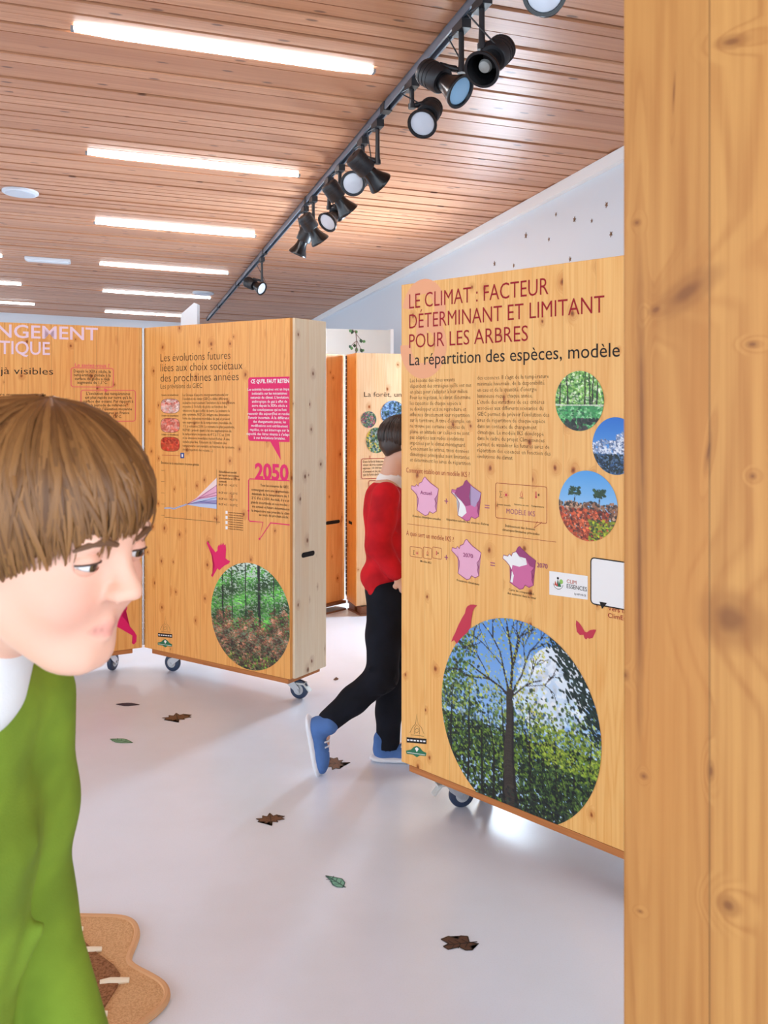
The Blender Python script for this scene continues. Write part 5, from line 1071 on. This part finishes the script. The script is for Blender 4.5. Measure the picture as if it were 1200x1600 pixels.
Fb.cone(aR, toeR+np.array((0, 0, .03)), .026, .022, .02); fl_ = aL+np.array((.07, 0, 0)); fl_[2] = .045; Fb.cone(aL, fl_, .026, .022, .02)
Fb.build('body', m_skin, root, org, color=skin_color((214, 168, 142), ho, RR, hs))
hm2 = hair_mat('hair_dark', (70, 54, 46), (30, 22, 18)); hair(root, ho, RR, hs, org, hm2, .3, 5, low=-.02); eyes(root, ho, RR, hs, org, ('iris_brown', (70, 44, 28))); brow(root, ho, RR, hs, org, hm2)
Fs = Field((-.3, 3.25, .6), (.36, 3.85, 1.25), .006)                         # sweater
for c_, r_ in ((W3(602, 772), (.07, .115, .055)), (ch, (.086, .128, .11)), (W3(602, 850), (.083, .122, .11)), (W3(598, 900), (.09, .124, .07))): Fs.ell(c_, r_, np.eye(3), .04)
for S_, E_, Wr in ((shR, elR, wrR), (shL, elL, wrL)): Fs.chain([(S_, .055), ((S_+E_)/2, .05), (E_, .045), (E_*.25+Wr*.75, .037)], .025); Fs.cone(E_*.2+Wr*.8, E_*.12+Wr*.88, .034, .034, .006)
Fs.cone(W3(585, 925, -.1), W3(585, 925, .1), .024, .024, .03); Fs.cone(W3(611, 746), W3(618, 735), .052, .052, .012, 'sub')
r3 = np.random.default_rng(2)
for k in range(16): a = W3(575+r3.uniform(0, 30), 790+k*9, -.14+r3.uniform(-.02, .06)); Fs.cone(a, a+np.array((r3.uniform(.03, .07), .0, r3.uniform(-.03, .03))), .006, .003, .014) if k < 12 else None
Fs.build('sweater', cloth('sweater_red', (208, 28, 38), .18), root, org)
Fc = Field((-.1, 3.4, 1.05), (.2, 3.75, 1.25), .005); Fc.cone(W3(610, 754), W3(615, 744), .058, .051, .01); Fc.cone(W3(617, 738), W3(630, 712), .046, .045, .004, 'sub'); Fc.build('collar', cloth('collar_white', (232, 230, 226), .05), root, org)
Fp = Field((-.36, 3.25, .05), (.3, 3.85, .8), .006)                           # trousers
Fp.ell(hp, (.082, .115, .07), np.eye(3), .03)
Fp.chain([(hR, .078), ((hR+kR)/2, .07), (kR, .06), ((kR+aR)/2, .052), (aR*.92+kR*.08, .045)], .025); Fp.chain([(hL, .075), ((hL+kL)/2, .066), (kL, .056), ((kL+aL)/2, .05), (aL, .047)], .025)
for k in range(10): a = kR+np.array((r3.uniform(-.05, .03), -.05, r3.uniform(-.05, .06))); Fp.cone(a, a+np.array((r3.uniform(.02, .05), 0, r3.uniform(-.02, .02))), .007, .003, .012)
Fp.build('trousers', cloth('trousers_navy', (22, 24, 34), .3), root, org)
m_shoe = cloth('shoe_blue', (84, 120, 180), .2); m_sole = mat('sole_white', (228, 230, 236), .6); m_lace = mat('lace_white', (225, 228, 234), .7)
def shoe(heel, toe, up, ln):
    """heel/toe points on the sole line, up = away from the sole"""
    heel, toe = np.array(heel, float), np.array(toe, float); f_ = toe-heel; f_ /= np.linalg.norm(f_); u_ = np.array(up, float); u_ -= f_*(u_@f_); u_ /= np.linalg.norm(u_); l_ = np.cross(u_, f_); R = np.stack([f_, l_, u_], 1); T = lambda *p: heel+R@np.array(p)
    lo, hi = np.minimum(heel, toe)-.13, np.maximum(heel, toe)+.13
    Fh = Field(lo, hi, .004); Fh.ell(T(.035, 0, .04), (.042, .034, .042), R, .02); Fh.ell(T(.11, 0, .035), (.075, .036, .034), R, .025); Fh.ell(T(ln-.05, 0, .03), (.05, .04, .026), R, .02); Fh.cone(T(.03, 0, .05), T(.03, 0, .085), .036, .037, .015); Fh.cone(T(-.1, 0, -.045), T(ln+.1, 0, -.045), .06, .06, .004, 'sub')
    Fh.build('shoe', m_shoe, root, org)
    Fl = Field(lo, hi, .004)
    for t_, hw in ((.02, .028), (.06, .03), (.1, .032), (.14, .036), (ln-.035, .034)):
        Fl.ell(T(t_, 0, .012), (.045, hw+.01, .0135), R, .012)
    Fl.build('sole', m_sole, root, org)
    for k in range(4):
        x_ = .085+k*.02; mb = MB(); mb.tube([Vector(T(x_, -.024, .064-k*.004)-org), Vector(T(x_+.004, 0, .077-k*.005)-org), Vector(T(x_, .024, .064-k*.004)-org)], .0035, n=6); mb.build('lace', m_lace, root, True)
shoe((-.3, 3.43, .205), (-.262, 3.43, .002), (.95, -.1, .25), .21)
shoe((-.035, 3.56, .002), (.18, 3.55, .002), (0, 0, 1), .215)
# ---- child in green close to the camera
root = empty('person', (-.4, .83, 0)); org = np.array((-.4, .83, 0)); tag(root, 'close-up child with brown hair in a green top at the left edge', 'person')
Rg = basis((.9, -.36, -.2), .05); hs = 1.0; ho = np.array(at(66, 838, .8))
Fg = Field((-.75, .5, -.01), (-.1, 1.2, 1.45), .0042)
head_prims(Fg, ho, Rg, hs)
nk = np.array((-.405, .835, 1.165)); Fg.cone(ho+Rg@np.array((-.03, 0, -.055)), nk, .047, .05, .025)
fB = np.array((.92, -.39, 0)); fB /= np.linalg.norm(fB); lB = np.cross((0, 0, 1), fB); RB_ = np.stack([fB, lB, np.array((0, 0, 1.))], 1); cB = np.array((-.45, .845, 0))
def G3(f_, l_, z): return cB+fB*f_+lB*l_+np.array((0, 0, z))
for (f_, z, r_) in ((.01, 1.1, (.065, .12, .06)), (0, .96, (.075, .115, .12)), (-.015, .82, (.07, .1, .12)), (-.035, .7, (.073, .105, .09))): Fg.ell(G3(f_, 0, z), r_, RB_, .04)
arms = []
for g in (-1, 1):
    S_, E_, Wr = G3(0, g*.14, 1.1), G3(-.03, g*.175, .85), G3(.06, g*.17, .68); arms.append((S_, E_, Wr)); Fg.chain([(S_, .04), (E_, .031), (Wr, .023)], .03); hand(Fg, Wr, Wr-E_, -lB*g, .85, .35)
    H_, K_, A_ = G3(-.035, g*.065, .68), G3(-.01, g*.07, .37), G3(-.01, g*.075, .07); Fg.chain([(H_, .065), (K_, .045), (A_, .03)], .03); Fg.cone(A_, G3(.1, g*.085, .035), .028, .024, .02)
Fg.build('body', m_skin, root, org, color=skin_color((238, 184, 158), ho, Rg, hs))
hm = hair_mat('hair_brown', (150, 104, 58), (92, 58, 30)); hair(root, ho, Rg, hs*1.02, org, hm, 1.); eyes(root, ho, Rg, hs, org, ('iris_hazel', (92, 74, 50)), (232, 174, 148)); brow(root, ho, Rg, hs, org, mat('brow_brown', (104, 70, 44), .6))
Ft = Field((-.75, .5, .55), (-.1, 1.2, 1.25), .0055)
for (f_, z, r_) in ((.02, 1.115, (.075, .135, .07)), (.005, .98, (.092, .138, .13)), (-.018, .84, (.09, .13, .14)), (-.035, .7, (.094, .132, .11))): Ft.ell(G3(f_, 0, z), r_, RB_, .05)
for S_, E_, Wr in arms: Ft.chain([(S_, .058), ((S_+E_)/2, .055), (E_, .05), (E_*.2+Wr*.8, .042)], .03)
Ft.cone(nk+np.array((.012, 0, .038)), nk+np.array((.03, 0, .12)), .058, .066, .012, 'sub'); Ft.ell(G3(-.03, 0, .54), (.3, .3, .09), RB_, .006, 'sub')
for k in range(11, 22):
    a = G3(.07+r3.uniform(-.02, .01), r3.uniform(-.1, .1), .66+k*.018); Ft.cone(a, a+np.array((r3.uniform(-.03, .03), 0, r3.uniform(-.07, .07))), .004, .003, .03)
Ft.build('green_top', cloth('top_green', (134, 162, 52), .14), root, org)
Fc = Field((-.55, .65, 1.0), (-.2, 1.0, 1.25), .004); Fc.cone(nk+np.array((.006, 0, 0)), nk+np.array((.022, -.003, .034)), .066, .059, .01); Fc.cone(nk+np.array((.022, 0, .042)), nk+np.array((.045, 0, .12)), .053, .058, .006, 'sub'); Fc.build('collar', cloth('undershirt_white', (236, 234, 232), .05), root, org)
Ft = Field((-.75, .5, .03), (-.1, 1.2, .85), .007); Ft.ell(G3(-.035, 0, .69), (.08, .115, .07), RB_, .03)
for g in (-1, 1): Ft.chain([(G3(-.035, g*.062, .66), .072), (G3(-.01, g*.07, .37), .06), (G3(-.01, g*.075, .07), .052)], .03)
Ft.build('trousers', cloth('trousers_grey', (70, 76, 90), .2), root, org)
for g in (-1, 1): shoe(G3(-.07, g*.08, .002), G3(.14, g*.09, .002), (0, 0, 1), .21)
